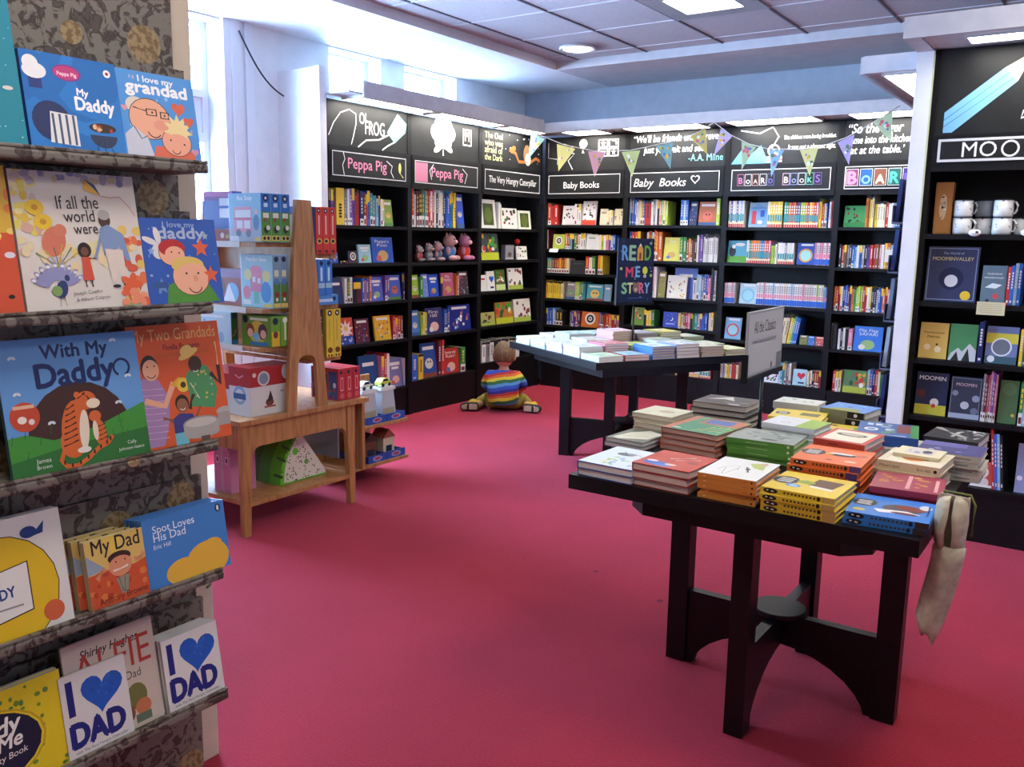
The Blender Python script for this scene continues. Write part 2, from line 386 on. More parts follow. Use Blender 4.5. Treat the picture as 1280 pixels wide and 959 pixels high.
# ------------------------------------------------------------------ ceiling lights
def box_part(name, lo, hi, m, parent, bev=0.0): return MB().box(lo, hi, m, bev=bev).build(name, parent)
def troffer(x, y, label, sx=0.66, sy=0.665, dx=0.2):
    e = empty('ceiling_light', (x, y, ZT)); tag(e, label, 'ceiling light', 'square lights in the tile ceiling')
    f = MB(); a, b = sx/2, sy/2; c = dx; MT = mat('#8e8c92', 0.35, 0.5)
    f.box((-a, -b, -0.012), (-c, b, 0.0), MT); f.box((c, -b, -0.012), (a, b, 0), MT); f.box((-c, -b, -0.012), (c, -c, 0), MT); f.box((-c, c, -0.012), (c, b, 0), MT)
    f.build('frame', e)
    MB().box((-c, -c, -0.008), (c, c, -0.002), TROFM).build('diffuser', e)
    return e
troffer(-2.47, 5.7, 'square ceiling light in the tile grid above the rear table')
troffer(0.16, 2.37, 'square ceiling light added out of sight beside the near table', dx=0.28)  # added lamp outside the view, put in to light the room
troffer(0.16, 4.3, 'square ceiling light added out of sight before the mug bookcase', dx=0.28)  # likewise unseen, added only for the light it gives
troffer(-1.17, 0.7, 'square ceiling light added out of sight above the pillar display', dx=0.28)  # added unseen overhead lamp, brightens the top ledges most
e = empty('round_ceiling_light', (-3.87, 6.46, ZT)); tag(e, 'round glowing downlight with a clear rim in the tile ceiling near the corner', 'ceiling light')
MB().lathe([(0.11, 0), (0.15, -0.004), (0.155, -0.02), (0.14, -0.026), (0.12, -0.018)], mat('#e8e8ea', 0.15, 0.6), seg=32, cap=False).build('rim', e)
MB().lathe([(0.0, -0.03), (0.08, -0.028), (0.12, -0.016), (0.12, -0.001)], TROFM, seg=32).build('diffuser', e)

# ------------------------------------------------------------------ pelmets with strip lamps
def pelmet(label, boards, lamps, group='white lighting pelmets over the shelves'):
    c = boards[0]; o = Vector(((c[0][0]+c[1][0])/2, (c[0][1]+c[1][1])/2, c[0][2])); e = empty('light_pelmet', o); tag(e, label, 'pelmet', group)
    for i, (lo, hi) in enumerate(boards): MB().box(Vector(lo)-o, Vector(hi)-o, GREYW).build('soffit_board' if i == 0 else 'fascia', e)
    for lo, hi in lamps:
        l = MB().box(Vector(lo)-o, Vector(hi)-o, LAMPM).build('strip_lamp', e)
        q = MB(); t = 0.012; x0, y0, z0 = Vector(lo)-o; x1, y1, z1 = Vector(hi)-o; MT = mat('#c8c8cc', 0.3, 0.5)
        q.box((x0-t, y0-t, z0-0.004), (x0, y1+t, z1), MT).box((x1, y0-t, z0-0.004), (x1+t, y1+t, z1), MT).box((x0, y0-t, z0-0.004), (x1, y0, z1), MT).box((x0, y1, z0-0.004), (x1, y1+t, z1), MT).build('lamp_rim', l)
    return e
pelmet('grey-white pelmet with glowing lamps along the window-side bookcases', [((-5.2, 4.656, 2.501), (-4.665, 7.575, 2.515)), ((-4.665, 4.79, 2.482), (-4.645, 7.178, 2.595))],
       [((-4.86, 4.8, 2.482), (-4.675, 5.6, 2.5)), ((-4.86, 5.72, 2.482), (-4.675, 6.58, 2.5)), ((-4.86, 6.7, 2.482), (-4.675, 7.25, 2.5))])
pelmet('grey-white pelmet with glowing lamps along the far wall bookcases', [((-4.66, 7.2, 2.501), (-1.0, YB-0.002, 2.515)), ((-4.644, 7.18, 2.475), (-1.0, 7.2, 2.565))],
       [((-4.49, 7.24, 2.482), (-4.12, 7.53, 2.5)), ((-3.85, 7.24, 2.482), (-3.14, 7.53, 2.5)), ((-2.89, 7.24, 2.482), (-2.18, 7.53, 2.5)), ((-1.9, 7.24, 2.482), (-1.3, 7.53, 2.5))])
pelmet('white pelmet with a bright lamp over the mug bookcase', [((-0.9, 4.57, 2.45), (0.75, 5.2, 2.47)), ((-0.975, 4.55, 2.44), (0.75, 4.57, 2.535)), ((-0.975, 4.57, 2.44), (-0.9, 4.905, 2.535))],
       [((-0.72, 4.66, 2.44), (0.1, 4.8, 2.449))])
pelmet('white pelmet with a bright lamp jutting out behind the white column', [((-1.3, 5.2, 2.425), (-0.98, 6.75, 2.44)), ((-1.32, 5.2, 2.41), (-1.3, 6.75, 2.5)), ((-1.3, 5.18, 2.41), (-0.98, 5.2, 2.5))],
       [((-1.22, 5.32, 2.415), (-1.04, 6.3, 2.424))])
struct(MB().box((-0.975, 4.9, 0), (-0.9, 5.2, 2.54), WALLW).box((-0.9, 4.9, 0), (-0.893, 4.96, 2.44), mat('#c9cfa4', 0.3)).build('wall_column'))

# ------------------------------------------------------------------ bookcases
def bookcase(label, loc, rz, W, shelves, depth=0.3, header=2.478, sign=(1.935, 2.115), board_z=2.155):
    e = empty('bookcase', loc, rz); tag(e, label, 'bookcase', 'black chalkboard-topped bookcases')
    t = 0.024
    box_part('side_panel', (0, 0.0, 0), (t, depth, header-0.0), BLACKW, e); box_part('side_panel', (W-t, 0.0, 0), (W, depth, header-0.0), BLACKW, e)
    box_part('back_panel', (t, depth-0.012, 0), (W-t, depth, board_z), BLACKW, e)
    for z in shelves: box_part('shelf', (t, 0.004, z-0.026), (W-t, depth-0.013, z-0.0012), BLACKW, e)
    box_part('plinth', (t, 0.012, 0), (W-t, 0.03, min(shelves)-0.027), BLACKW, e)
    box_part('sign_rail', (t, -0.006, sign[0]-0.045), (W-t, 0.014, board_z), BLACKW, e)
    h = box_part('header_chalkboard', (t/2, 0.004, board_z), (W-t/2, 0.02, header), BOARD, e)
    s = box_part('sign_board', (0.05, -0.012, sign[0]), (W-0.06, -0.0065, sign[1]), BOARD, e)
    a = Art(W-0.11, sign[1]-sign[0]); a.frame(0, 0, 1, 1, 0.008, '#cfcfcf')
    b = Art(W-0.03, header-board_z)
    def finish():
        p = a.build('sign_lettering', s); p.location = (W/2-0.005, -0.012, sign[0])
        q = b.build('chalk_drawing', h); q.location = (W/2, 0.004, board_z)
    return e, a, b, finish
WH, PK = '#e9e9e6', '#d98aa6'
YP = [4.652, 5.572, 6.534, 7.556]; XB = [-4.88, -3.972, -2.988, -2.03, -1.06]
ROWS = {'P1': [1.576, 1.286, .98, .656, .251], 'P2': [1.577, 1.281, .984, .662, .279], 'P3': [1.585, 1.29, 1.0, .674, .328],
        'B1': [1.636, 1.399, 1.16, .903, .635, .27], 'B2': [1.64, 1.311, .968, .695, .25], 'B3': [1.625, 1.315, .957, .633, .277], 'B4': [1.632, 1.302, .945, .621, .263],
        'M': [1.555, 1.215, .92, .625, .285]}
Z90 = PI/2
_, a, b, fin = bookcase('black bookcase beside the white end panel, first along the window wall', (-4.9, YP[0], 0), Z90, YP[1]-YP[0], ROWS['P1'])
a.text('Peppa Pig', .46, .34, .52, PK, bold=.01).line([(.14, .98), (.16, .7), (.13, .45), (.15, .04)], .008, WH).line([(.72, .8), (.8, .6), (.78, .35), (.82, .1)], .008, WH).ell(.91, .55, .02, .05, '#d8d47a').line([(.9, .4), (.96, .15)], .012, '#d8d47a')
b.text('OI', .42, .56, .08, WH, hs=1.6, bold=.006).text('FROG', .57, .34, .24, WH, hs=1.7, bold=.008)
b.line([(.02, .2), (.08, .5), (.16, .74), (.26, .84), (.34, .76), (.34, .55), (.3, .2), (.28, .06)], .008, WH).poly([(.72, .45), (.86, .93), (.98, .72), (.96, .5), (.82, .22)], '#7fc9c4').line([(.76, .42), (.62, .25), (.46, .2), (.36, .02)], .012, WH).line([(.82, .25), (.72, .12), (.66, .02)], .012, WH)
fin()
_, a, b, fin = bookcase('black bookcase holding plush toys on its second shelf, middle of the window wall', (-4.9, YP[1], 0), Z90, YP[2]-YP[1], ROWS['P2'])
a.rect(.01, .06, .19, .92, '#c97a94').text('Peppa Pig', .5, .34, .5, PK, bold=.01).line([(.28, .9), (.22, .6), (.25, .2)], .008, WH).line([(.74, .85), (.82, .6), (.78, .15)], .008, WH)
for k in range(6): b.ell(.45+.1*math.cos(k*PI/3), .66+.24*math.sin(k*PI/3), .075, .075, WH)
b.ell(.45, .66, .07, .07, WH).line([(.45, .5), (.45, .08)], .02, WH).ell(.38, .26, .07, .03, WH, .5).ell(.52, .3, .07, .03, WH, -.5).frame(.74, .42, .87, .86, .012, WH).text('M', .805, .54, .07, WH, hs=1.4)
fin()
_, a, b, fin = bookcase('black bookcase in the corner at the far end of the window wall', (-4.9, YP[2], 0), Z90, YP[3]-YP[2], ROWS['P3'])
a.text('The Very Hungry Caterpillar', .5, .36, .86, WH, hs=1.3)
for i, t in enumerate(('The Owl', 'who was', 'afraid of', 'the Dark')): b.text(t, .05, .74-.2*i, .28, '#d9d7a0' if i else '#d8cf90', align='l', bold=.01)
b.line([(.44, .5), (.55, .42), (.6, .2), (.8, .22), (.9, .36), (.97, .3)], .03, '#9a5f30').ell(.5, .52, .05, .03, '#9a5f30', .5).ell(.74, .44, .06, .09, '#8a6a48').ell(.76, .3, .05, .06, '#b8b4a6')
r = random.Random(3); b.scatter(14, .3, .1, .95, .95, .006, [WH], r)
fin()
_, a, b, fin = bookcase('black bookcase under the plain baby-books chalk sign in the corner', (XB[0], 7.58, 0), 0, XB[1]-XB[0], ROWS['B1'])
a.text('Baby Books', .47, .3, .5, WH, bold=.005)
for fx in (.66, .79):
    for fy in (.38, .64): b.frame(fx, fy, fx+.12, fy+.24, .012, WH)
b.star(.72, .76, .035, WH).arc(.85, .76, .03, -.6, 2.4, .02, WH).star(.85, .5, .03, WH).rect(.69, .46, .75, .54, WH).ell(.47, .78, .05, .05, WH).line([(.47, .7), (.47, .5)], .03, WH).line([(.02, .85), (.02, .4), (.14, .36), (.14, .2)], .006, WH)
b.line([(.22, .8), (.34, .7), (.2, .62), (.36, .5), (.28, .3), (.34, .04)], .01, WH)
fin()
_, a, b, fin = bookcase('black bookcase under the baby-books sign with a chalk heart', (XB[1], 7.58, 0), 0, XB[2]-XB[1], ROWS['B2'])
a.text('Baby  Books', .34, .3, .6, WH, shear=.25, bold=.005).heart(.74, .62, .05, '#d8d8d4').heart(.74, .62, .036, '#1a1b1c')
b.text('\u201cWe\u2019ll be friends until forever', .5, .72, .9, WH, shear=.15, bold=.01, hs=1.3).text('just you wait and see', .47, .42, .62, WH, shear=.15, bold=.01, hs=1.25).text('-A.A. Milne', .8, .16, .34, '#7cc4cf', hs=1.2)
fin()
_, a, b, fin = bookcase('black bookcase under the board-books sign of small boxed letters', (XB[2], 7.58, 0), 0, XB[3]-XB[2], ROWS['B3'])
for i, (ch, c) in enumerate(zip('BOARD BOOKS', ('#b86a9a', '#d8d8d8', '#d8a9a0', '#d0d0d0', '#6a64b8', '', '#d8b0c0', '#8a9ad8', '#d0d0d0', '#6ac0a8', '#7a58a8'))):
    if ch != ' ':
        x = .1+i*.078; a.frame(x-.035, .24, x+.035, .78, .004, c); a.text(ch, x, .34, .04, c, bold=.02)
b.poly([(.02, .03), (.1, .34), (.16, .55), (.22, .3), (.3, .5), (.34, .25), (.4, .03)], '#5f9fd0').line([(.1, .9), (.28, .8), (.4, .95), (.46, .7), (.4, .4), (.5, .25)], .01, WH).rect(.36, .05, .5, .2, '#e8e2e0').rect(.36, .09, .5, .13, '#b04a40').arc(.42, .35, .05, 0, 5, .012, WH)
b.text('The children were having breakfast.', .74, .62, .46, WH, shear=.2, bold=.015, hs=1.5).text('It was not a pleasant sight.', .76, .36, .42, WH, shear=.2, bold=.015, hs=1.5)
fin()
_, a, b, fin = bookcase('black bookcase beside the white column, under big coloured chalk letters', (XB[3], 7.58, 0), 0, XB[4]-XB[3], ROWS['B4'])
for i, (ch, c, d) in enumerate(zip('BOARD', ('#d88ab8', '#7ab0e0', '#e8cdb0', '#4fb0a0', '#6a58b0'), ('#7a3a60', '#2a5a9a', '#7a4a3a', '#2a5a58', '#3a2a70'))):
    x = .07+i*.125; a.rect(x-.056, .14, x+.056, .88, d).frame(x-.056, .14, x+.056, .88, .004, WH).text(ch, x, .24, .075, c, bold=.04)
for i, t in enumerate(('\u201cSo the tiger', 'came into the kitchen and', 'sat at the table.\u2019')): b.text(t, .04, .68-.25*i, (.44, .62, .46)[i], WH, shear=.22, bold=.01, align='l', hs=(1.3, 1.5, 1.3)[i])
fin()
_, a, b, fin = bookcase('black bookcase with enamel mugs under the blue chalk pencil drawing', (-0.893, 4.91, 0), 0, 1.62, ROWS['M'], header=2.44, sign=(1.905, 2.015), board_z=2.035)
a.text('MO', .122, .2, .1, WH, hs=1.0).ell(.21, .5, .026, .026, WH).ell(.21, .5, .02, .02, '#131414').text('M', .285, .2, .06, WH, hs=1.0).text('IN', .37, .2, .06, WH, hs=1.0)
b.poly([(.03, .03), (.03, .27), (.184, .74), (.222, .58), (.055, .03)], '#7ab4dc').poly([(.184, .74), (.257, .9), (.222, .58)], '#d8cfa8').line([(.03, .1), (.21, .62)], .003, '#4a80a8').line([(.03, .18), (.197, .68)], .003, '#4a80a8').line([(.255, .895), (.275, .95), (.31, .98)], .006, WH)
b.line([(.33, .36), (.28, .2), (.24, .16), (.245, .24), (.29, .34), (.27, .52), (.285, .6), (.32, .52)], .005, WH)
fin()
# side bookcase behind the column, seen edge on, with a card rack
e = empty('slim_display_rack', (-0.98, 5.2, 0)); tag(e, 'slim dark rack of thin cards seen edge-on behind the white column', 'display rack')
MB().box((0.0, 0.02, 0.1), (0.31, 1.5, 2.4), BLACKW).build('body', e)
for k in range(6):
    z = 0.3+0.27*k; MB().box((-0.115, 0.03, z-0.04), (-0.002, 1.4, z-0.03), mat('#5a5e70', 0.2, 0.6)).box((-0.12, 0.03, z-0.04), (-0.115, 1.4, z+0.06), mat('#4a4e66', 0.15, 0.6)).build('rack_pocket', e)
rk = random.Random(5)
for k in range(6):
    for j in range(3):
        z = 0.3+0.27*k; c = rk.choice(['#33406e', '#8a94b0', '#2a3058', '#6a7488', '#4a4a80', '#9aa0a8'])
        o = MB().box((-0.11+0.034*j, 0.05+0.03*j, 0), (-0.09+0.034*j, 1.2, 0.225+.008*j), mat(c, 0.3), M=Matrix.Translation((-0.98, 5.2, z-0.029)) @ Matrix.Rotation(0.05, 4, 'Y')).build('greeting_card_pack')
        tag(o, '%s pack of thin cards, %s pocket from the floor up in the slim rack' % (('outer', 'middle', 'inner')[j], ORD[k]), 'card', 'cards in the slim rack')

# ------------------------------------------------------------------ books on the bookcases
WM = mat('#dcdad4', 0.5); SB = {k: mat(v[1], 0.45) for k, v in PAL.items()}
def spine_mesh(style):
    b = MB(); b.box((-.5, 0, 0), (-.42, 1, 1), BOOKCLOTH).box((.42, 0, 0), (.5, 1, 1), BOOKCLOTH).box((-.42, 0, 0), (.42, .03, 1), BOOKCLOTH).box((-.42, .03, .012), (.42, .97, .985), PAGES)
    def q(x0, x1, z0, z1, m, y=-.004): b.add([(x0, y, z0), (x1, y, z0), (x1, y, z1), (x0, y, z1)], [(0, 1, 2, 3)], m)
    def dashes(z0, z1, m, n, wd=.2, x=0):
        for k in range(n): a = z0+(z1-z0)*k/n; q(x-wd, x+wd, a, a+(z1-z0)/n*.7, m, -.007)
    if style == 0: dashes(.42, .86, WM, 6); q(-.25, .25, .06, .12, WM)
    elif style == 1: q(-.5, .5, 0, .2, WM); dashes(.35, .85, WM, 5, .15); q(-.25, .25, .08, .14, SB['d'], -.007)
    elif style == 2: q(-.5, .5, .68, 1, SB['y']); dashes(.2, .6, SB['d'], 5, .18)
    elif style == 3: q(-.5, .5, .02, .27, SB['b']); q(-.4, .4, .32, .5, SB['k']); dashes(.55, .9, SB['a'], 4, .3)
    elif style == 4: q(-.5, .5, 0, .12, SB['r']); q(-.12, .12, .02, .1, WM, -.007); q(-.5, .5, .12, .2, SB['c']); q(-.4, .4, .24, .5, SB['t'], -.006); dashes(.55, .9, WM, 3, .25)
    elif style == 5: dashes(.3, .8, SB['d'], 7, .15); q(-.5, .5, .9, 1, SB['d'])
    elif style == 6: q(-.5, .5, 0, .3, WM); q(-.35, .35, .05, .2, SB['m'], -.007); dashes(.4, .9, SB['y'], 4, .18)
    return b.mesh('spine_out_book')
SPM = [spine_mesh(k) for k in range(7)]
def gen_art(w, h, kind, r, col=None):
    a = Art(w, h)
    if kind is None: kind = r.choice(['blob', 'dots', 'title'])
    k, _, t = kind.partition(':'); L = '#e8e4da'
    if k == 'blob': a.rect(.12, .8, .88, .9, t or L).ell(.5, .4, .28, .24, r.choice(['#d8b25a', '#c86a5a', '#7aa86a', '#d8d0c0'])).ell(.42, .45, .05, .05, '#2a2a30').ell(.6, .45, .05, .05, '#2a2a30').rect(.0, 0, 1, .12, r.choice(['#5a8a4a', '#3a5a8a', '#8a4a3a']))
    elif k == 'dots': a.scatter(16, .1, .08, .9, .75, .05, [L, '#d8a24a', '#c05a4a', '#6a9ac0', '#7a4a8a'], r).rect(.15, .82, .85, .92, L)
    elif k == 'title':
        for i, x in enumerate((t or '').split('|')): 
            if x: a.text(x, .5, .78-.15*i, min(.66, .16+.08*len(x)), L, size=.17, bold=.004)
        if not t: a.rect(.15, .75, .85, .86, L).rect(.25, .62, .75, .7, L)
        a.ell(.5, .26, .25, .18, r.choice(['#e0b0a0', '#c8a060', '#9ab87a'])).ell(.3, .16, .12, .1, r.choice(['#c85a50', '#5a78b8', '#e0d8c0']))
    elif k == 'rings': a.ell(.5, .55, .3, .3, L).ell(.5, .55, .2, .2, '#1a1a20').ell(.5, .55, .11, .11, L).ell(.5, .55, .05, .05, '#1a1a20')
    elif k == 'heart': a.heart(.6, .6, .3, t or '#1f55b8').rect(.4, .12, .85, .22, '#23285a')
    elif k == 'house': a.poly([(.05, .7), (.5, .98), (.95, .7), (.95, .1), (.05, .1)], '#6f9ac8').rect(.15, .12, .38, .66, '#b83a40').rect(.6, .42, .82, .68, '#2f55b0').ell(.6, .2, .14, .1, '#d8d0b0').rect(.08, .76, .9, .8, '#4f78a8')
    elif k == 'moon': a.ell(.55, .55, .12, .12, '#f0f0e0').ell(.5, .58, .11, .11, '#2438a8').rect(.2, .18, .8, .28, '#8aa0e0').scatter(8, .1, .3, .9, .95, .015, [L], r)
    elif k == 'burst': a.star(.5, .55, .55, '#e8d8d0', 9, .5).rect(0, 0, 1, .32, '#2f4fa0').scatter(8, .1, .05, .9, .3, .05, ['#d8d8e0', '#c05a4a'], r).star(.5, .6, .22, '#e0b84a', 7)
    elif k == 'circle': a.ell(.5, .42, .4, .4, t or '#7fb8d0').ell(.5, .42, .3, .3, '#9accd8').rect(.2, .86, .9, .95, L)
    elif k == 'hill': a.rect(0, 0, 1, .3, '#5a9a3a').ell(.25, .5, .18, .26, '#20242a').ell(.3, .72, .1, .1, '#f0eee0').ell(.62, .82, .26, .09, L)
    elif k == 'spots': a.scatter(12, .1, .15, .9, .9, .07, ['#2a2a2c', '#7a2a30', '#4a6a3a'], r).rect(0, 0, 1, .2, t or '#a8b84a')
    elif k == 'green': a.rect(.16, .1, .84, .86, '#3c4a22').ell(.5, .46, .26, .3, '#5a6a2a')
    elif k == 'band': a.rect(0, 0, 1, .28, t or '#b8c030').scatter(14, .08, .35, .92, .9, .09, ['#4a9a3a', '#d8a030', '#c03a30', '#2a5a2a', L], r)
    elif k == 'plain': a.rect(.2, .7, .8, .8, t or L)
    return a.mesh()
SEQ = {}
BAYX = {'P1': YP[0:2], 'P2': YP[1:3], 'P3': YP[2:4], 'B1': XB[0:2], 'B2': XB[1:3], 'B3': XB[2:4], 'B4': XB[3:5], 'M': (-.893, .727)}
def shelf_row(bay, row, items, seed=0):
    """items: ('S', px0, px1, px_top, colours, style) spine-out; ('F', px0, px1, px_top, colour, words, art) face-out"""
    wall = bay[0]; z = ROWS[bay][row]; rnd = random.Random(hash((ord(bay[0]), len(bay), ord(bay[-1]), row, seed)) % 9999)
    ax, plane = ('x', -4.93) if wall == 'P' else (('y', 7.605) if wall == 'B' else ('y', 4.935))
    rz = Z90 if wall == 'P' else 0.0
    nb = {'P1': 'end bay by the white panel', 'P2': 'window-wall bay with plush toys', 'P3': 'window-wall corner bay', 'B1': 'corner baby-books bay', 'B2': 'heart-sign baby-books bay',
          'B3': 'boxed-letter sign bay', 'B4': 'bay beside the white column', 'M': 'mug bookcase'}[bay]
    rn = ('top', 'second', 'third', 'fourth', 'fifth', 'sixth')[row]
    kind = {'P': 'storybook', 'M': 'storybook'}.get(wall) or ('baby_book' if bay in ('B1', 'B2') else 'board_book')
    n = SEQ.get((bay, row), 0); m = SEQ.get((bay, row, 'f'), 0)
    def S(px, pt): p = at(ax, plane, px, pt); return (p.y if wall == 'P' else p.x), p.z
    def W(s, d=0.0): return (plane-d, s, z) if wall == 'P' else (s, plane+d, z)
    for it in items:
        s0, _ = S(it[1], it[3]); s1, zt = S(it[2], it[3]); h = zt-z
        lo, hi = BAYX[bay]; s0, s1 = max(s0, lo+.028), min(s1, hi-.028)
        if it[0] == 'S':
            cols = it[4]; wd = (s1-s0)/len(cols); sty = it[5] if len(it) > 5 else None; lean = it[6] if len(it) > 6 else 0.0
            for i, c in enumerate(cols):
                o = obj(kind, SPM[sty if sty is not None else rnd.choice((0, 0, 1, 2, 5, 6))])
                jh = h*(rnd.uniform(.93, 1.03) if sty not in (3, 4) else 1.0)
                hx = PAL[c][1]; cc = hexc(hx); f = rnd.uniform(.85, 1.12); o.color = (min(1, cc[0]*f), min(1, cc[1]*f), min(1, cc[2]*f), 1)
                o.matrix_world = Matrix.Translation(W(s0+wd*(i+.5), 0.0 if sty in (3, 4) else rnd.uniform(0, .012)) if not lean else Vector(W(s0+wd*(i+.5)))+Vector((0, 0, .5*wd*abs(math.sin(lean))))) @ Matrix.Rotation(rz, 4, 'Z') @ Matrix.Rotation(lean, 4, 'Y') @ Matrix.Diagonal((wd*.93, min(.2, h*.8), jh, 1))
                tag(o, '%s book spine-out, %s on the %s shelf, %s' % (PAL[c][0], ORD[n], rn, nb), 'book', 'spine-out books, %s shelf, %s' % (rn, nb)); n += 1
        else:
            wd = abs(s1-s0)*.97; t = .016; back = it[7] if len(it) > 7 else 0.0; cm = (s0+s1)/2; tilt = .12
            o = make_book('picture_book', wd, h/math.cos(tilt)*.99, t, it[4], art=gen_art(wd, h, it[6] if len(it) > 6 else None, rnd), pages=PAGEW)
            standing(o, W(cm, .012+back), rz, tilt, t)
            tag(o, '%s face-out, %s on the %s shelf, %s' % (it[5] if 'book' in it[5] else it[5] + ' book', ORD[m], rn, nb), 'book', 'face-out books, %s shelf, %s' % (rn, nb)); m += 1
    SEQ[(bay, row)] = n; SEQ[(bay, row, 'f')] = m
R = shelf_row
R('P1', 0, [('S', 410, 420, 236, 'mpm'), ('S', 420.5, 431, 235, 'y', 2), ('S', 431, 437, 237, 'aw'), ('S', 437, 444, 237, 'pp'), ('S', 444, 450, 238, 'rr'), ('S', 450, 455, 240, 'n'), ('S', 455, 460, 240, 'mr'), ('S', 460, 467, 240, 'bt'), ('S', 467, 476, 243, 'tsn'), ('S', 476, 481, 249, 'ww'), ('F', 482, 493, 250, '#7f9a35', 'leaf green', 'blob')])
R('P1', 1, [('F', 411, 424.5, 316, '#2c4fa0', 'deep blue', 'dots'), ('S', 425, 436, 326, 'ddm'), ('F', 437, 449.5, 314, '#3a2335', 'dark plum', 'rings'), ('F', 450, 466, 306, '#9cc7cf', 'pale aqua', 'title'), ('F', 467, 494, 297, '#2153b0', 'bright blue', 'title:Peppa\u2019s|Post')])
R('P1', 2, [('F', 415, 431, 347, '#2a3560', 'slate blue', 'plain'), ('S', 431, 441, 347, 'wgw'), ('S', 442, 452, 352, 'dm'), ('S', 452.5, 465, 346, 'bobo'), ('F', 465.5, 481, 346, '#5560b8', 'violet blue', 'title'), ('S', 481.5, 488, 345, 'pp'), ('F', 488.5, 503, 344, '#4a64b8', 'cornflower blue', 'blob'), ('S', 504, 511, 341, 'nn')])
R('P1', 3, [('F', 426, 444, 397, '#c04a2a', 'orange-red starburst', 'burst'), ('F', 446, 464, 398, '#5a2038', 'wine-coloured dotted', 'dots'), ('F', 470.5, 491, 394, '#e0b030', 'golden yellow', 'dots'), ('S', 492, 504.5, 395, 'rkrz')])
R('P1', 4, [('F', 452, 476, 443, '#1f4a80', 'large blue', 'plain'), ('S', 477, 487, 442, 'krw'), ('F', 488, 506, 447, '#7a78a8', 'grey-lilac', 'title'), ('S', 506.5, 509.5, 447, 'w')])
R('P2', 0, [('S', 516, 572, 240, 'rwmdmgtrrwrwdwwanbbbtyz'), ('F', 573, 582.5, 243, '#2a50c0', 'royal blue', 'blob')])
R('P2', 2, [('F', 516, 525.5, 344, '#9fc43a', 'lime', 'blob'), ('S', 526, 530, 345, 'g'), ('F', 530.5, 537.5, 343, '#6f8fd0', 'light blue', 'dots'), ('F', 538, 550.5, 343, '#1f4fc0', 'strong blue', 'title'), ('S', 551, 554, 345, 'n'), ('F', 554.5, 570, 341, '#b85a78', 'rose', 'title:My|Mummy'), ('S', 570.5, 575, 342, 'ok'), ('F', 575.5, 588, 339, '#3a3038', 'charcoal', 'dots')])
R('P2', 3, [('F', 516, 526.5, 388, '#4a7ac0', 'mid blue', 'blob'), ('S', 527, 534, 389, 'lyl'), ('F', 534.5, 556, 384, '#30306a', 'indigo', 'title:First|100'), ('S', 556.5, 563, 386, 'bnb'), ('F', 563.5, 591, 380, '#1c2880', 'night blue', 'dots')])
R('P2', 4, [('S', 516, 523, 443, 'b', 0), ('S', 523.3, 529.5, 443, 'y', 5), ('F', 530, 548.5, 428, '#2a4a90', 'tall blue', 'blob'), ('S', 549, 555.5, 426, 'mr'), ('F', 556, 576.5, 434, '#b03028', 'red', 'title:Stomp and|Roar!'), ('S', 577, 583, 433, 'g', 6)])
R('P3', 0, [('F', 603.5, 623, 250, '#e2e0d8', 'white and dark green', 'green'), ('S', 623.5, 628, 253, 'wc'), ('F', 629, 649.5, 261, '#e6e4dc', 'white patterned', 'spots:#e6e4dc'), ('F', 650, 666, 264, '#dfe2d2', 'white and green', 'green')])
R('P3', 1, [('F', 603.5, 626, 292, '#3a4a4a', 'bright fruit-patterned', 'band'), ('F', 648, 661, 308, '#e6e4dc', 'small white', 'spots:#e6e4dc')])
R('P3', 2, [('F', 602.5, 610.5, 344, '#e4e2da', 'narrow white', 'plain:#c83a3a'), ('F', 611, 621, 339, '#e8e6e0', 'white heart-covered', 'heart'), ('F', 622, 634, 337, '#48622a', 'green patterned', 'band:#c8d890'), ('F', 638, 656, 335, '#e2e0d8', 'white spotted', 'spots')])
R('P3', 3, [('F', 603, 621, 390, '#a9a860', 'khaki', 'spots'), ('F', 622, 644, 377, '#b06a30', 'rust-brown', 'band'), ('F', 645, 666, 373, '#e4e2d8', 'white and green striped', 'spots')])
R('P3', 4, [('S', 603, 650, 421, 'wawdawdcaw', 5)])
R('B1', 0, [('S', 677.5, 684.5, 254, 'cy', 5), ('S', 685, 697, 255, 'rrr'), ('F', 702, 718, 257, '#d8cfd0', 'white and pink', 'spots:#d8cfd0'), ('S', 718.5, 726, 255, 'www'), ('F', 727, 744.5, 251, '#dcdad8', 'tall white and red', 'spots:#d0452e'), ('F', 749, 758.5, 261, '#ddd4b8', 'cream', 'plain:#9a9078'), ('S', 759, 766, 263, 'ccw'), ('F', 767, 777.5, 261, '#d8cca8', 'cream and black', 'spots:#d8cca8')])
R('B1', 1, [('S', 678, 685, 287, 'dwm'), ('F', 690, 705, 293, '#b2bf48', 'lime book with black rings', 'rings'), ('S', 706.5, 731.5, 292, 'ozsdgrwww'), ('F', 732, 745.5, 293, '#dcdcd8', 'white and grey', 'plain:#8a9a8a'), ('S', 746, 769, 294, 'wclwkpsb')])
R('B1', 2, [('S', 679.5, 711, 323, 'ttmmromoc', 6), ('F', 712, 731, 326, '#2c2a2c', 'black', 'plain:#4a4a4e'), ('S', 732, 744, 321, 'rwg', 6), ('S', 747, 753.5, 320, 'oy', 6)])
R('B1', 3, [('S', 677, 683, 350.5, 'ooo', 0), ('S', 683, 704, 352, 'yyyyyyyc', 5), ('F', 707, 718, 353, '#8a8088', 'mauve-grey', 'blob'), ('S', 718.5, 731, 353, 'lllgtt'), ('F', 732.5, 753, 356, '#4f97a0', 'teal book with a yellow shape', 'blob'), ('F', 754, 763, 356, '#7a9cb0', 'blue-grey', 'plain')])
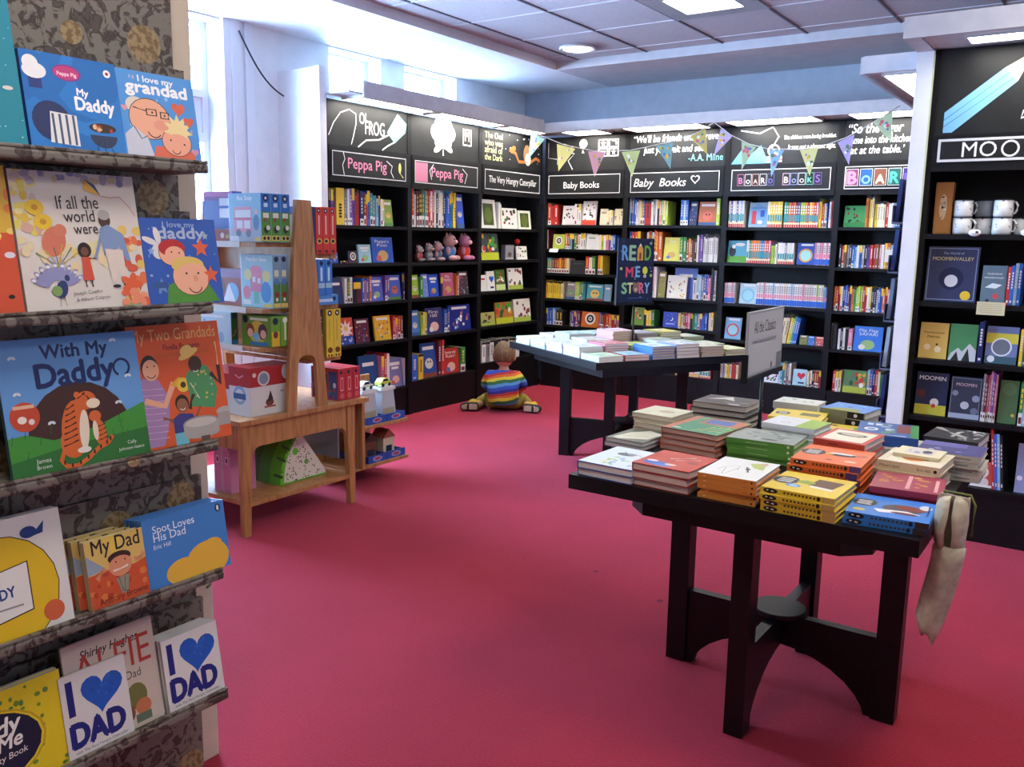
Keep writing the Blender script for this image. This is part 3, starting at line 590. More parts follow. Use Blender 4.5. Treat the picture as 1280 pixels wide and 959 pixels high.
R('B1', 4, [('S', 677, 694, 386, 'nbbbbss'), ('S', 694.5, 703, 388, 'dd'), ('S', 712, 724.5, 389, 'apppm'), ('F', 725.5, 748, 391, '#c86a2a', 'orange black-and-white-circled', 'rings'), ('S', 749, 757, 392, 'pnr'), ('S', 757.5, 774, 394, 'rorzk')])
R('B1', 5, [('F', 678, 687, 441, '#7a8478', 'grey-green', 'plain'), ('S', 688, 706, 443, 'rmaw')])
R('B2', 0, [('S', 779.5, 793, 246, 'stdpb', 0), ('S', 793.5, 806, 250, 'bwcyb'), ('S', 806.5, 814, 249, 'r', 5), ('S', 814.5, 824, 250, 'wawd'), ('S', 824.5, 835, 250, 'klcl'), ('S', 851.5, 861, 249, 'bsb', 1), ('F', 861.5, 871, 252, '#1e2c5c', 'midnight blue', 'dots'), ('F', 873, 895.5, 252, '#b0603c', 'brick-brown book with a blue shape', 'blob'), ('S', 896, 900.5, 249, 'l', 0)])
R('B2', 1, [('S', 786.5, 801, 289, 'broz'), ('S', 808.5, 823, 288, 'wrgwro', 6), ('S', 823.5, 828, 290, 'o'), ('F', 829, 849.5, 297, '#d2cf5a', 'yellow-green', 'title:Zoo'), ('S', 850, 858, 297, 'gg'), ('S', 858.5, 871, 299, 'zozzd'), ('S', 871.5, 879, 292, 'cpp'), ('S', 879.5, 898, 293, 'wwwwwww', 5)])
R('B2', 2, [('S', 809.5, 821, 334, 'cmkw'), ('F', 822, 831, 340, '#8a843c', 'olive', 'dots'), ('F', 833, 858, 345, '#e4e0d0', 'white book propped in front', 'dots'), ('F', 839, 868, 336, '#5a6ab8', 'blue tab-topped', 'plain', .045), ('S', 866.5, 871, 346, 'w', 5), ('S', 871.5, 889, 344, 'ssabpk'), ('S', 889.5, 896, 338, 'da')])
R('B2', 3, [('F', 788.5, 804, 385, '#6f8f4a', 'meadow green', 'band:#6f9a3c'), ('S', 804.5, 818, 388, 'dyyg'), ('F', 828, 847, 391, '#2438a8', 'blue moonlit', 'moon'), ('S', 848, 884, 393, 'ycmrkdgtspbb'), ('S', 886, 892, 391, 'cc')])
R('B2', 4, [('F', 799, 812, 455, '#c8c8c4', 'pale grey', 'dots'), ('F', 813, 828, 455, '#dad8d2', 'white floral', 'spots:#dad8d2'), ('F', 843, 874, 457, '#cfd0c8', 'wide colourful', 'band:#d8a868'), ('S', 875, 889, 458, 'wcwr', 4)])
R('B3', 0, [('S', 909.5, 931, 251, 'wpwwpwsw', 4), ('F', 936, 960, 253, '#8aa2b4', 'house-fronted grey-blue', 'house'), ('S', 960.5, 979, 252, 'cyyyyy', 4), ('S', 981, 1001, 253, 'tgoromp', 4), ('S', 1001.5, 1024, 253, 'lloryork', 4), ('S', 1024.5, 1028, 249, 'y', 5), ('S', 1028.5, 1035, 254, 'rwb', 6), ('S', 1037.5, 1043, 246, 'wr', 5)])
R('B3', 1, [('F', 909, 933.5, 301, '#4f98b0', 'sky-blue book with a green hill', 'hill'), ('S', 934, 964, 301, 'wgooootbork', 4), ('S', 964.5, 972, 303, 'llw', 5), ('S', 973, 993, 304, 'wwwawww', 4), ('F', 996, 1018.5, 304, '#2848a0', 'cobalt book with a gold disc', 'circle:#c89a48'), ('S', 1019, 1040, 304, 'kwkkwkw', 3)])
R('B3', 2, [('S', 902.5, 919, 354, 'wkwwkw', 3), ('F', 924, 945.5, 355, '#a8c4d0', 'pale blue disc-covered', 'circle'), ('S', 946, 1030, 357, 'wwwkwwwswwwwcwwswwwwkwwcwwlwc', 3), ('S', 1030.5, 1036, 359, 'sb', 3)])
R('B3', 3, [('F', 905.5, 926, 398, '#7fb0d0', 'blue book with a pink shape', 'circle:#c8505a'), ('S', 976, 984, 392, 'cc', 5, .14), ('S', 985, 997, 396, 'yltbb', 0, .14), ('F', 999, 1009, 420, '#7a7830', 'low olive', 'dots'), ('F', 1009.5, 1018, 421, '#3a70b8', 'low blue', 'dots'), ('F', 1018.5, 1030, 422, '#c0584c', 'low red', 'dots')])
R('B3', 4, [('S', 896.5, 923, 454, 'wacycrrc', 5), ('F', 954, 972, 469, '#dcdce2', 'white dotted', 'spots:#dcdce2'), ('S', 973.5, 989, 455, 'sttaaw'), ('F', 990.5, 1008, 463, '#a8ccd8', 'pale blue heart', 'heart:#c02a38'), ('S', 1009, 1027, 465, 'cwdrmr')])
R('B4', 0, [('F', 1055, 1083, 257, '#3c8a4c', 'wide green white-dotted', 'spots:#2f7a40'), ('S', 1083.5, 1094, 244, 'ozyc', 5), ('S', 1094.5, 1108, 252, 'ycwc', 5), ('S', 1108.5, 1127, 254, 'rwwsbb', 0)])
R('B4', 1, [('S', 1049.5, 1088, 306, 'drzadbswbadp'), ('S', 1088.5, 1117, 305, 'rrzkwyos', 0)])
R('B4', 2, [('S', 1042.5, 1113, 360, 'orrwnbmnoglllrrwydnwbbork')])
R('B4', 3, [('S', 1036.5, 1040, 403, 'w', 5), ('S', 1041, 1047, 405, 'd', 5), ('S', 1048, 1060, 411, 'wdwd'), ('S', 1060.5, 1066, 412, 'k'), ('F', 1067, 1104, 410, '#3a78d0', 'blue and green safari', 'title:Flip Flap|SAFARI')])
R('B4', 4, [('S', 1041.5, 1052, 464, 'rwc'), ('F', 1053.5, 1084, 465, '#5a7a52', 'green and brown picnic', 'band:#a8b040'), ('S', 1085, 1104, 464, 'sbnrcg')])
# bookcase with mugs: face-out books with printed titles
MOOM = [
 (1, 1159, 1226, 308, '#2a3358', 'large navy book with a gold seal, lettered in gold', [('t', 'MOOMINVALLEY', .5, .75, .8, '#cfc08a'), ('t', 'The World of', .5, .86, .4, '#9aa4c8'), ('e', .5, .42, .24, '#1c2246'), ('e', .5, .38, .13, '#c8ccd4'), ('e', .8, .12, .1, '#d8b838'), ('f', '#8a94b8')]),
 (1, 1228, 1260, 332, '#5a7080', 'slate book with a red flower, second on its shelf', [('t', 'TALES FROM', .5, .76, .6, '#d8dce0'), ('t', 'MOOMINVALLEY', .5, .66, .8, '#d8dce0'), ('p', [(.15, .42), (.45, .54), (.85, .5), (.6, .4)], '#c8d4d8'), ('s', .62, .2, .16, '#c0484c'), ('e', .3, .08, .08, '#3a3a34')]),
 (2, 1150, 1186.5, 403, '#d2b25c', 'tan-yellow book, first face-out on the third shelf', [('t', 'Moominsummer', .5, .7, .75, '#6a4a30'), ('t', 'Madness', .5, .58, .45, '#6a4a30'), ('e', .3, .32, .12, '#e6d6b0'), ('e', .68, .26, .12, '#e6d6b0'), ('e', .64, .4, .04, '#2a2a2a')]),
 (2, 1187.5, 1223.5, 405, '#4a8a58', 'green book with grey rocks along its foot', [('p', [(.0, .0), (.1, .2), (.35, .35), (.5, .25), (.75, .48), (1, .3), (1, 0)], '#c0c4c8'), ('p', [(.1, .0), (.3, .25), (.4, .0)], '#2a3030'), ('p', [(.5, .0), (.7, .35), (.8, .0)], '#2a3030')]),
 (2, 1233.5, 1275, 408, '#6a7aa8', 'yellow and blue swirled book round a grey oval', [('r', 0, .55, 1, .82, '#c8c048'), ('e', .5, .45, .33, '#d8dce4'), ('e', .5, .45, .28, '#6a7280'), ('r', 0, 0, 1, .2, '#3a5a68'), ('e', .2, .12, .12, '#d8dce0')]),
 (3, 1145.5, 1186.5, 465, '#232c4c', 'navy book over a yellow meadow, white capital title', [('t', 'MOOMIN', .5, .82, .84, '#e6e6e6'), ('r', 0, 0, 1, .24, '#b8b440'), ('e', .17, .5, .15, '#5a2a2c'), ('e', .62, .3, .14, '#d8d8d4'), ('e', .6, .22, .07, '#b83a34')]),
 (3, 1188.5, 1229, 471, '#34384a', 'dark book with silver leaf pattern', [('f', '#8a90a0'), ('t', 'MOOMIN', .5, .78, .66, '#c8a8b0'), ('e', .5, .32, .14, '#b4b8c0'), ('e', .16, .6, .1, '#7a8294'), ('e', .84, .5, .12, '#8a92a8'), ('e', .82, .2, .12, '#6a7288'), ('r', 0, 0, 1, .12, '#9aa2b4')]),
 (3, 1250.5, 1275, 476, '#4c6a48', 'dull green round-topped book', [('e', .5, .8, .4, '#5f7d58'), ('e', .8, .2, .1, '#c8a84a')]),
 (4, 1186, 1206, 583, '#5a6488', 'small grey-blue book on the lowest shelf', [('e', .5, .3, .2, '#8a94b0'), ('r', .2, .7, .8, .8, '#c8ccd8')]),
 (4, 1207.5, 1243, 576, '#c0544e', 'red and white floral book on the lowest shelf', [('e', .25, .4, .22, '#e6dcd8'), ('e', .6, .6, .25, '#e0d4cc'), ('e', .7, .2, .18, '#d8c8c4'), ('r', 0, 0, 1, .1, '#e6e0dc')]),
 (4, 1273, 1292, 556, '#8a90b8', 'lavender book on the lowest shelf', [('e', .3, .3, .2, '#d8d8dc'), ('e', .7, .3, .1, '#b8a848')]),
]
for row, x0, x1, yt, col, words, ops in MOOM:
    p0, p1 = at('y', 4.935, x0, yt), at('y', 4.935, x1, yt); z = ROWS['M'][row]; wd, h = abs(p1.x-p0.x)*.97, p0.z-z
    a = Art(wd, h)
    for op in ops:
        if op[0] == 't': a.text(op[1], op[2], op[3], op[4], op[5], bold=.01)
        elif op[0] == 'e': a.ell(op[1], op[2], op[3], op[3], op[4])
        elif op[0] == 's': a.star(op[1], op[2], op[3], op[4], 8, .6)
        elif op[0] == 'p': a.poly(op[1], op[2])
        elif op[0] == 'r': a.rect(*op[1:])
        elif op[0] == 'f': a.frame(.03, .03, .97, .97, .015, op[1])
    o = make_book('picture_book', wd, h*1.0, .02, col, art=a.mesh()); standing(o, ((p0.x+p1.x)/2, 4.945, z), 0, .1, .02)
    tag(o, words + ', mug bookcase', 'book', 'face-out books in the mug bookcase')
R('M', 1, [('S', 1261, 1279, 331, 'rbsb', 0)])
R('M', 2, [('S', 1225, 1232, 402, 'n', 0), ('S', 1277, 1286, 412, 'yt')])
R('M', 3, [('S', 1230.5, 1249, 466, 'amkkpk', 1), ('S', 1277, 1288, 478, 'gs')])
R('M', 4, [('S', 1247, 1262, 541, 'rbsd', 0, -.1)])
# mugs, slim box, tags on the mug shelf
MUGP = noise_mat('speckled_enamel', '#3a4048', '#cfd1d2', 62, 0.25, 0, 3, (1, 1, 1), .3, .37)
MUGS = [(1204, 0, 0, '#d6d8d6'), (1229, 0, 0, '#c6cad6'), (1254, 0, 0, '#cfd2d8'), (1279, 0, 0, '#d6d6d6'), (1204, 1, 0, '#8e9498'), (1229, 1, 0, '#7e848e'), (1254, 1, 0, '#c8c8cc')]
for i, (px, up, dy, c) in enumerate(MUGS):
    x = at('y', 4.99, px, 270).x; r, h = .044, .083; z = ROWS['M'][0]+up*(h+.002); e = empty('enamel_mug', (x, 4.985+.05*(i % 2), z), (-.35, -.4, -.3, -.35, -.3, -.4, -.35)[i])
    MB().lathe([(0, .002), (r*.93, 0), (r, .008), (r, h), (r-.003, h), (r-.004, .01), (0, .008)], MUGP if i != 5 else mat(c, .25), seg=28).build('cup', e)
    MB().lathe([(r-.004, h-.002), (r+.002, h-.003), (r+.002, h+.002), (r-.004, h+.0022), (r-.004, h-.002)], mat('#23242c', .25), seg=28, cap=False).build('rim', e)
    MB().tube([(r-.002, 0, .068), (r+.012, 0, .07), (r+.021, 0, .055), (r+.019, 0, .032), (r+.012, 0, .018), (r-.002, 0, .016)], .005, mat(c, .25)).build('handle', e)
    tag(e, '%s patterned enamel mug, %s in the %s row on the mug shelf' % (('white' if up == 0 else 'dark-rimmed'), ORD[i if not up else i-4], ('lower', 'upper')[up]), 'mug', 'enamel mugs on the top shelf')
p0, p1, pt = at('y', 4.96, 1165.5, 290), at('y', 4.96, 1187, 290), at('y', 4.96, 1175, 228)
bw, bh = p1.x-p0.x, pt.z-1.555
o = MB().box((-bw/2, 0, 0), (bw/2, .07, bh), mat('#a2703c', .6), bev=.002).build('slim_gift_box'); o.location = ((p0.x+p1.x)/2, 4.955, 1.555)
Art(bw, bh).frame(.05, .02, .95, .98, .03, '#8a5a2c').ell(.5, .52, .22, .8, '#c0a888').scatter(10, .38, .3, .62, .72, .07, ['#e0dcd0', '#2a2a2a', '#8a8a80'], random.Random(2)).build('box_print', o)
tag(o, 'tall slim brown cardboard box standing beside the enamel mugs', 'box')
for i, px in enumerate((1218, 1284)):
    p = at('y', 4.9, px, 291); o = MB().lathe([(0, 0), (.028, 0), (.028, .0015), (0, .0015)], mat('#e6e6e6', .4), M=Matrix.Rotation(PI/2, 4, 'X') @ Matrix.Diagonal((1, .62, 1, 1)), seg=24).build('oval_price_tag'); o.location = (p.x, 4.9095, p.z)
    a = Art(.05, .03); a.ell(.7, .6, .14, .1, '#23242c').rect(.2, .35, .55, .4, '#8a8a90').build('tag_print', o).location = (0, -.0015, -.015)
    tag(o, ('oval white price tag under the first mug', 'oval white price tag at the edge below the last mug')[i], 'price tag', 'oval price tags')
p = at('y', 4.9, 1238, 386); o = MB().box((-.062, 0, -.032), (.062, .0015, .032), mat('#cfc9a4', .6)).build('handwritten_note'); o.location = (p.x, 4.907, p.z)
a = Art(.124, .064)
for k in range(5): a.line([(.08+.08*j, .84-.16*k+.03*math.sin(3*j+k)) for j in range(11)], .008, '#6a6a60')
a.build('note_writing', o).location = (0, 0, -.032)
tag(o, 'cream card of handwriting fixed to a black shelf edge below the slate book', 'note')
p = at('y', 7.57, 692, 313); o = MB().box((-.05, 0, -.02), (.05, .0015, .02), mat('#d6d4d0', .6), M=Matrix.Rotation(-.5, 4, 'X')).build('shelf_card'); o.location = (p.x, 7.572, p.z)
tag(o, 'small white card tilted on the shelf edge under the black-ringed lime book', 'card')
p = at('y', 7.57, 1112, 320); o = MB().box((-.036, 0, -.05), (.036, .0015, .05), mat('#d2d0ca', .6)).build('shelf_card'); o.location = (p.x, 7.565, p.z)
tag(o, 'upright white card before the orange books beside the white column', 'card')
# plush toys
def plush(px, py, h, col, belly, words, ear='#c89aa0', hgt=None):
    p = at('x', -5.0, px, py); z = ROWS['P2'][1]; e = empty('plush_toy', (-5.0, p.y, z+.008), Z90+.3)
    m = lambda c: mat(c, .95, .1); r = h*.26
    MB().ball((0, 0, r*.95), (r*1.05, r*.9, r*.98), m(belly)).build('body', e)
    hd = MB().ball((0, -.01, r*2.5), (r*.9, r*.85, r*.85), m(col)).build('head', e)
    MB().ball((0, -.01-r*.8, r*2.35), (r*.35, r*.3, r*.28), m('#d8b8b0')).build('muzzle', hd)
    for s in (-1, 1):
        MB().ball((s*r*.6, 0, r*3.25), (r*.28, r*.15, r*.3), m(ear)).build('ear', e); MB().ball((s*r*.32, -.01-r*.8, r*2.7), r*.09, mat('#18181c', .2)).build('eye', hd)
        MB().ball((s*r*.6, -r*.8, r*.35), (r*.35, r*.6, r*.34), m(col)).build('foot', e); MB().ball((s*r*.95, -r*.35, r*1.25), (r*.28, r*.3, r*.55), m(col)).build('arm', e)
    tag(e, words, 'soft toy', 'plush toys on the second shelf'); return e
plush(523, 320, .15, '#b8a49c', '#b83a34', 'small beige and red plush toy, first of the plush row')
plush(535, 320, .17, '#a89a98', '#8a8486', 'grey plush toy, second of the plush row')
plush(546, 318, .19, '#c49a9a', '#5a6474', 'pinkish plush toy in grey, third of the plush row')
plush(560.5, 310, .272, '#c89a94', '#4a78b0', 'tall plush toy with a round blue body')
plush(579, 312, .27, '#b87a98', '#c8402c', 'pink plush toy with a red body at the end of the plush row')
o = MB().box((-.075, 0, 0), (.075, .05, .14), mat('#7d7c80', .5), bev=.004).build('gift_box'); p = at('x', -4.97, 637, 320); o.location = (-4.97, p.y, 1.29); o.rotation_euler = (0, 0, Z90)
Art(.15, .14).rect(.06, .1, .94, .9, '#8d8c92').ell(.5, .35, .22, .16, '#5a4a48').rect(.05, .03, .95, .12, '#c8c6c0').build('box_print', o).location = (0, -.0003, 0)
tag(o, 'grey square box behind the small white book in the corner bay', 'box')
o = MB().ball((0, 0, .03), (.034, .034, .03), mat('#b02028', .7)).tube([(0, 0, .055), (.006, 0, .075)], .003, mat('#4a3020')).build('plush_apple'); p = at('x', -5.0, 646, 297); o.location = (-5.0, p.y, 1.432)
tag(o, 'round red plush fruit sitting on the grey square box', 'soft toy')

# ------------------------------------------------------------------ display tables
def display_table(label, loc, rz, top, r, topz=0.78, apron=None, apron_pts=None):
    """cross-braced table: four legs on two arched planks crossing under a small disc"""
    e = empty('display_table', loc); tag(e, label, 'table', 'black cross-braced display tables')
    M = Matrix.Rotation(rz, 4, 'Z')
    inv = [(x-loc[0], y-loc[1]) for x, y in top]
    def slab(pts, z0, z1):
        n = len(pts); b = MB(); b.add([(x, y, z0) for x, y in pts]+[(x, y, z1) for x, y in pts], [tuple(range(n-1, -1, -1)), tuple(range(n, 2*n))]+[(i, (i+1) % n, (i+1) % n+n, i+n) for i in range(n)], TABLEB); return b
    slab(inv, topz-0.045, topz).build('tabletop', e)
    slab([(x-loc[0], y-loc[1]) for x, y in apron_pts], topz-0.115, topz-0.0455).build('apron', e)
    for k in range(4):
        Q = M @ Matrix.Rotation(k*PI/2, 4, 'Z')
        MB().box((r-0.036, -0.03, 0), (r+0.036, 0.03, topz-0.1155), TABLEB, M=Q, bev=0.002).build('leg', e)
    for k in range(2):
        Q = M @ Matrix.Rotation(k*PI/2, 4, 'Z'); a = r-0.037; n = 14
        pts = [(-a, 0.27), (a, 0.27), (a, 0.0)] + [(a*0.93*math.cos(PI*i/n), 0.0+0.165*math.sin(PI*i/n)**1.25) for i in range(n+1)] + [(-a, 0.0)]
        if k: pts = [(x, min(z, .2692)) for x, z in pts]
        MB().prism(pts, 0.036+.0004*k, TABLEB, M=Q @ Matrix.Translation((0, -0.018-.0002*k, 0))).build('arched_brace', e)
    MB().lathe([(0, 0.2705), (0.085, 0.2705), (0.088, 0.275), (0.088, 0.286), (0.085, 0.2885), (0, 0.2885)], mat('#0c0c10', .45), seg=40, smooth=False).build('disc', e)
    return e
NT = [(-1.36, 2.285), (-0.352, 2.285), (-0.352, 3.5), (-1.36, 3.5)]
display_table('black table piled with hardback and board books, nearest the mug bookcase', (-0.85, 2.84, 0), 0, NT, 0.355,
              apron_pts=[(-1.15, 2.38), (-0.56, 2.38), (-0.49, 2.45), (-0.49, 3.3), (-1.22, 3.3), (-1.22, 2.45)])
FC = Vector((-2.745, 5.3)); FA = math.radians(61)
def fl(u, v): return (FC.x+u*math.sin(FA)+v*math.cos(FA), FC.y-u*math.cos(FA)+v*math.sin(FA))
display_table('black table piled with picture books before the corner bookcases', (FC.x, FC.y, 0), math.radians(16), [fl(.58, -.58), fl(.58, .58), fl(-.58, .58), fl(-.58, -.58)], 0.4,
              apron_pts=[fl(.45, -.45), fl(.45, .45), fl(-.45, .45), fl(-.45, -.45)])
TZ = 0.78
def pos_words(i, n):
    k = n-1-i
    if n == 1: return 'alone'
    if k == 0: return 'topmost'
    if i == 0: return 'bottom'
    return ORD[k]+' down'
jr = random.Random(21)
def stack(name, cx, cy, deg, wx, dy, n, t, mode, col, pages, words, where, cat_group, art=None, spine=None, z0=TZ, jit=.006, board=.0016, cols=None):
    """n books lying in a pile; wx, dy: size of the pile along its own x and y; mode 'spine' or 'pages' is what faces -y"""
    rz = math.radians(deg); wd, ht = (wx, dy) if mode == 'pages' else (dy, wx)
    if mode == 'spine': rz += PI/2
    src = {}
    z = z0+.0008
    for i in range(n):
        c = cols[i] if cols else col; top = (i == n-1)
        if c not in src:
            src[c] = make_book(name, wd, ht, t, c, pages, None, spine(wd, ht, t) if spine else None, board); o = src[c]
        else: o = copy_book(src[c])
        if top and art: obj('cover_print', art(wd, ht), o)
        j = jit if i else 0
        lying(o, cx+jr.uniform(-j, j), cy+jr.uniform(-j, j), z, ht, t, rz+jr.uniform(-j, j)*2.5)
        tag(o, ('%s, %s in pile %s' if n > 1 else '%s, %s, %s') % (words, pos_words(i, n), where), 'book', cat_group); z += t+.0006
    return z
def spine_print(items):
    """items drawn along the spine: u from head (viewer's left when face up) to foot, v across the thickness"""
    def f(wd, ht, t):
        a = Art(ht, t, .0004); items(a)
        # x (u) -> -z ; z (v) -> -y ; offset -y -> -x
        M = Matrix(((0, 1, 0, -wd/2), (0, 0, -1, t), (-1, 0, 0, ht/2), (0, 0, 0, 1)))
        return a.mesh('spine_print', M)
    return f
def cov(fn):
    def f(wd, ht): a = Art(wd, ht); fn(a); return a.mesh('cover_print')
    return f
DK = '#1e1a1c'
def bubble(a, u, v, r=.2):
    a.ell(u, v, r*1.1, r, DK, 0, 18); a.rect(u-r*.9, v-r*.72*a.w/a.h, u+r*.9, v+r*.72*a.w/a.h, DK)
    for k in (-1, 0, 1): a.ell(u+k*r*.5, v, r*.17, r*.62, '#d8d4d0', 0, 12); a.ell(u+k*r*.5, v, r*.06, r*.36, DK, 0, 8)
def sp_moo(c2):
    def it(a): a.ell(.14, .5, .1, .035, DK, 0, 16).text('a book', .14, .38, .1, '#d8d0c0', size=.01) if False else a.ell(.14, .5, .1, .035, DK, 0, 16); a.scatter(5, .09, .42, .19, .58, .012, ['#d8d0c0'], random.Random(1)); [a.rect(.32+.05*k, .32, .35+.05*k, .68, '#4a3a2a') for k in range(9)]; a.ell(.79, .5, .025, .03, DK); a.rect(.84, .0, 1.0, 1.0, c2)
    return spine_print(it)
NG = 'books piled on the near table'
P = dict(name='hardback_book', cat_group=NG)
def ill_white(a):
    a.rect(.01, .01, .99, .99, '#dfe3e4').rect(.04, .04, .96, .96, '#d4dcdc'); r = random.Random(4); a.scatter(20, .35, .1, .95, .5, .05, ['#8aa86a', '#b8c88a', '#9ab4c8', '#d8d8a0'], r).ell(.42, .66, .16, .1, '#5a6068').ell(.5, .7, .1, .06, '#8a9098').line([(.3, .8), (.5, .6), (.62, .72), (.8, .6), (.9, .7)], .012, '#3a4048')
stack(cx=-1.235, cy=2.415, deg=-3, wx=.19, dy=.245, n=2, t=.0225, mode='pages', col='#2c4c9c', pages=PAGEW, words='white illustrated book with blue cover edges', where='at the table corner', art=cov(ill_white), **P)
def redc(a):
    a.rect(0, 0, 1, 1, '#b8402e').ell(.32, .2, .24, .11, '#3a5fae').ell(.45, .12, .16, .07, '#4a70b8').ell(.2, .3, .1, .05, '#d8d0c8').ell(.56, .22, .1, .06, '#d8b8a0').line([(.38, .55), (.7, .82)], .05, '#d8b0a0').line([(.5, .5), (.82, .74)], .035, '#e0c8b8').ell(.8, .5, .1, .06, '#7a2a20')
stack(cx=-1.055, cy=2.4, deg=-3, wx=.185, dy=.2, n=3, t=.0225, mode='pages', col='#9c2f28', pages=mat('#cdb8ac', .8), words='red hardback with a blue patch', where='beside the orange-spined pile', art=cov(redc), **P)
def whitec(a):
    a.rect(.0, .0, 1, 1, '#dcdbd2'); r = random.Random(8); a.line([(.3+.2*math.sin(k*1.1), .8-.04*k) for k in range(8)], .008, '#8a8a88').line([(.5, .75), (.62, .55), (.4, .5)], .008, '#8a8a88').poly([(.55, .12), (.95, .2), (.8, .45), (.6, .3)], '#b4bc6a').line([(.35, .3), (.6, .42)], .03, '#3a3a38').ell(.5, .36, .05, .03, '#4a4a48').ell(.85, .22, .07, .05, '#c8a890')
stack(cx=-.86, cy=2.415, deg=1, wx=.168, dy=.225, n=5, t=.0142, mode='spine', col='#cd8238', pages=PAGEW, words='white-fronted book with an orange spine', where='beside the yellow board books', art=cov(whitec),
      spine=spine_print(lambda a: (a.ell(.93, .5, .018, .018, DK), a.rect(.1, .4, .14, .6, '#e6c89a'), a.rect(.78, .42, .84, .58, '#b06a2a'))), **P)
def yellowc(a):
    bubble(a, .52, .83, .17); a.ell(.3, .66, .07, .1, '#4a88c0').ell(.3, .66, .04, .06, '#9ac0e0').poly([(.4, .16), (.78, .1), (.8, .46), (.44, .5)], '#5c3a22').poly([(.3, .14), (.4, .14), (.44, .48), (.34, .44)], '#d8d0c0').ell(.55, .56, .09, .12, '#8a9a30').line([(.85, .1), (.85, .25)], .03, '#c8b03a')
def sp_y(c2): return sp_moo(c2)
stack(cx=-.655, cy=2.395, deg=-1, wx=.198, dy=.21, n=4, t=.0158, mode='spine', col='#d4b52e', pages=mat('#c8b48a', .8), words='yellow board book showing brown shape', where='before the orange ones', art=cov(yellowc), spine=sp_moo('#b89858'), **P)
def bluec(a):
    bubble(a, .58, .84, .16); a.ell(.5, .36, .2, .26, '#4a4446', .2).ell(.56, .26, .12, .2, '#7a2e20').poly([(.2, .62), (.34, .7), (.4, .3), (.3, .12)], '#dcdcdc').ell(.7, .1, .12, .08, '#c8c8cc').ell(.28, .32, .05, .17, '#6a2a1e').ell(.2, .86, .06, .08, '#c8b83a').line([(.3, .06), (.8, .06)], .03, '#2a5aa0')
stack(cx=-.452, cy=2.42, deg=4, wx=.2, dy=.195, n=2, t=.016, mode='spine', col='#2f78c8', pages=mat('#6a5a50', .8), words='blue board book with brown-white bird', where='by the hanging strap', art=cov(bluec), spine=sp_moo('#3a2a2a'), **P)
def crim(a):
    r = random.Random(2); a.scatter(12, .15, .55, .85, .9, .05, ['#c88a4a', '#b8743a'], r).scatter(10, .2, .25, .85, .42, .05, ['#c88a4a', '#d0985a'], r).rect(.1, .46, .9, .52, '#d8a0a0').rect(.1, .08, .8, .13, '#d8a0a0')
stack(cx=-.447, cy=2.63, deg=6, wx=.185, dy=.19, n=3, t=.018, mode='spine', col='#9c3048', pages=PAGEW, words='crimson gold-patterned book', where='behind the blue board books', art=cov(crim), **P)
def cream(a): a.rect(.0, .0, 1, 1, '#ddd2b6').ell(.5, .5, .3, .2, '#c87a34').ell(.4, .3, .06, .04, DK).line([(.2, .9), (.8, .9)], .01, '#a8987a')
zc = stack(cx=-.475, cy=2.845, deg=-3, wx=.175, dy=.2, n=3, t=.027, mode='spine', col='#d6c4a0', pages=PAGES, words='thick cream board book', where='behind the crimson pile', art=cov(cream),
      spine=spine_print(lambda a: (a.text("Where's Spot?", .2, .33, .34, '#3a3430'), a.text('Eric Hill', .75, .33, .2, '#3a3430'), a.ell(.93, .5, .028, .028, DK))), **P)
def smallc(a): a.rect(0, 0, 1, 1, '#e0d8b4').rect(.2, .2, .9, .8, '#d0c8c4').ell(.55, .35, .2, .12, '#3a3c48').ell(.4, .55, .1, .08, '#8a8aa0').line([(.3, .7), (.7, .74)], .02, '#6a6a78')
stack(cx=-.465, cy=2.875, deg=-2, wx=.13, dy=.115, n=1, t=.01, mode='spine', col='#d8cfa8', pages=PAGEW, words='small cream picture book', where='lying on the thick cream board books', art=cov(smallc), z0=zc, **P)
def orangec(a):
    bubble(a, .55, .82, .16); a.ell(.55, .42, .08, .2, '#2a2628').ell(.62, .4, .04, .18, '#dcdcd8').ell(.55, .58, .05, .06, '#d8a83a').line([(.6, .26), (.64, .06)], .04, '#3a3034').ell(.22, .2, .04, .08, '#e8c8a8').ell(.2, .5, .02, .04, DK)
stack(cx=-.67, cy=2.665, deg=2, wx=.198, dy=.22, n=5, t=.018, mode='spine', col='#d8642a', pages=mat('#c8703c', .8), words='orange purple-tipped board book', where='behind the yellow pile', art=cov(orangec), spine=sp_moo('#5a3a70'), **P)
def redframe(a): a.frame(.03, .03, .97, .97, .03, '#c85040').rect(.1, .1, .9, .9, '#ddd6be').ell(.6, .5, .12, .24, '#4a4438').ell(.62, .5, .08, .18, '#b8b098').line([(.5, .3), (.52, .7)], .03, '#5a5244')
stack(cx=-.685, cy=2.905, deg=-4, wx=.16, dy=.205, n=5, t=.021, mode='spine', col='#b84636', pages=PAGEW, words='cream book framed in red', where='behind the orange pile', art=cov(redframe), spine=spine_print(lambda a: a.rect(.3, .4, .5, .6, '#7a2a22')), **P)
def greyg(a): a.rect(0, 0, 1, 1, '#8f948a'); a.scatter(20, .1, .1, .9, .9, .06, ['#7a8078', '#a4a89c', '#6a7068'], random.Random(6)).ell(.2, .4, .04, .16, '#2a3028')
stack(cx=-.94, cy=2.895, deg=2, wx=.225, dy=.185, n=4, t=.0175, mode='spine', col='#5a9440', pages=PAGES, words='grey-topped book with a green spine', where='beside the orange pile', art=cov(greyg), spine=spine_print(lambda a: (a.rect(.3, .35, .62, .6, '#8ab070'), a.ell(.92, .5, .02, .02, '#d8e0c8'))), **P)
def wg(a): a.rect(0, 0, 1, 1, '#cfd0d0').rect(.0, .0, 1, .38, '#93b04a').ell(.35, .66, .12, .1, '#9a9c9e').ell(.35, .66, .1, .08, '#cfd0d0').line([(.7, .5), (.8, .9)], .02, '#7a7c80')
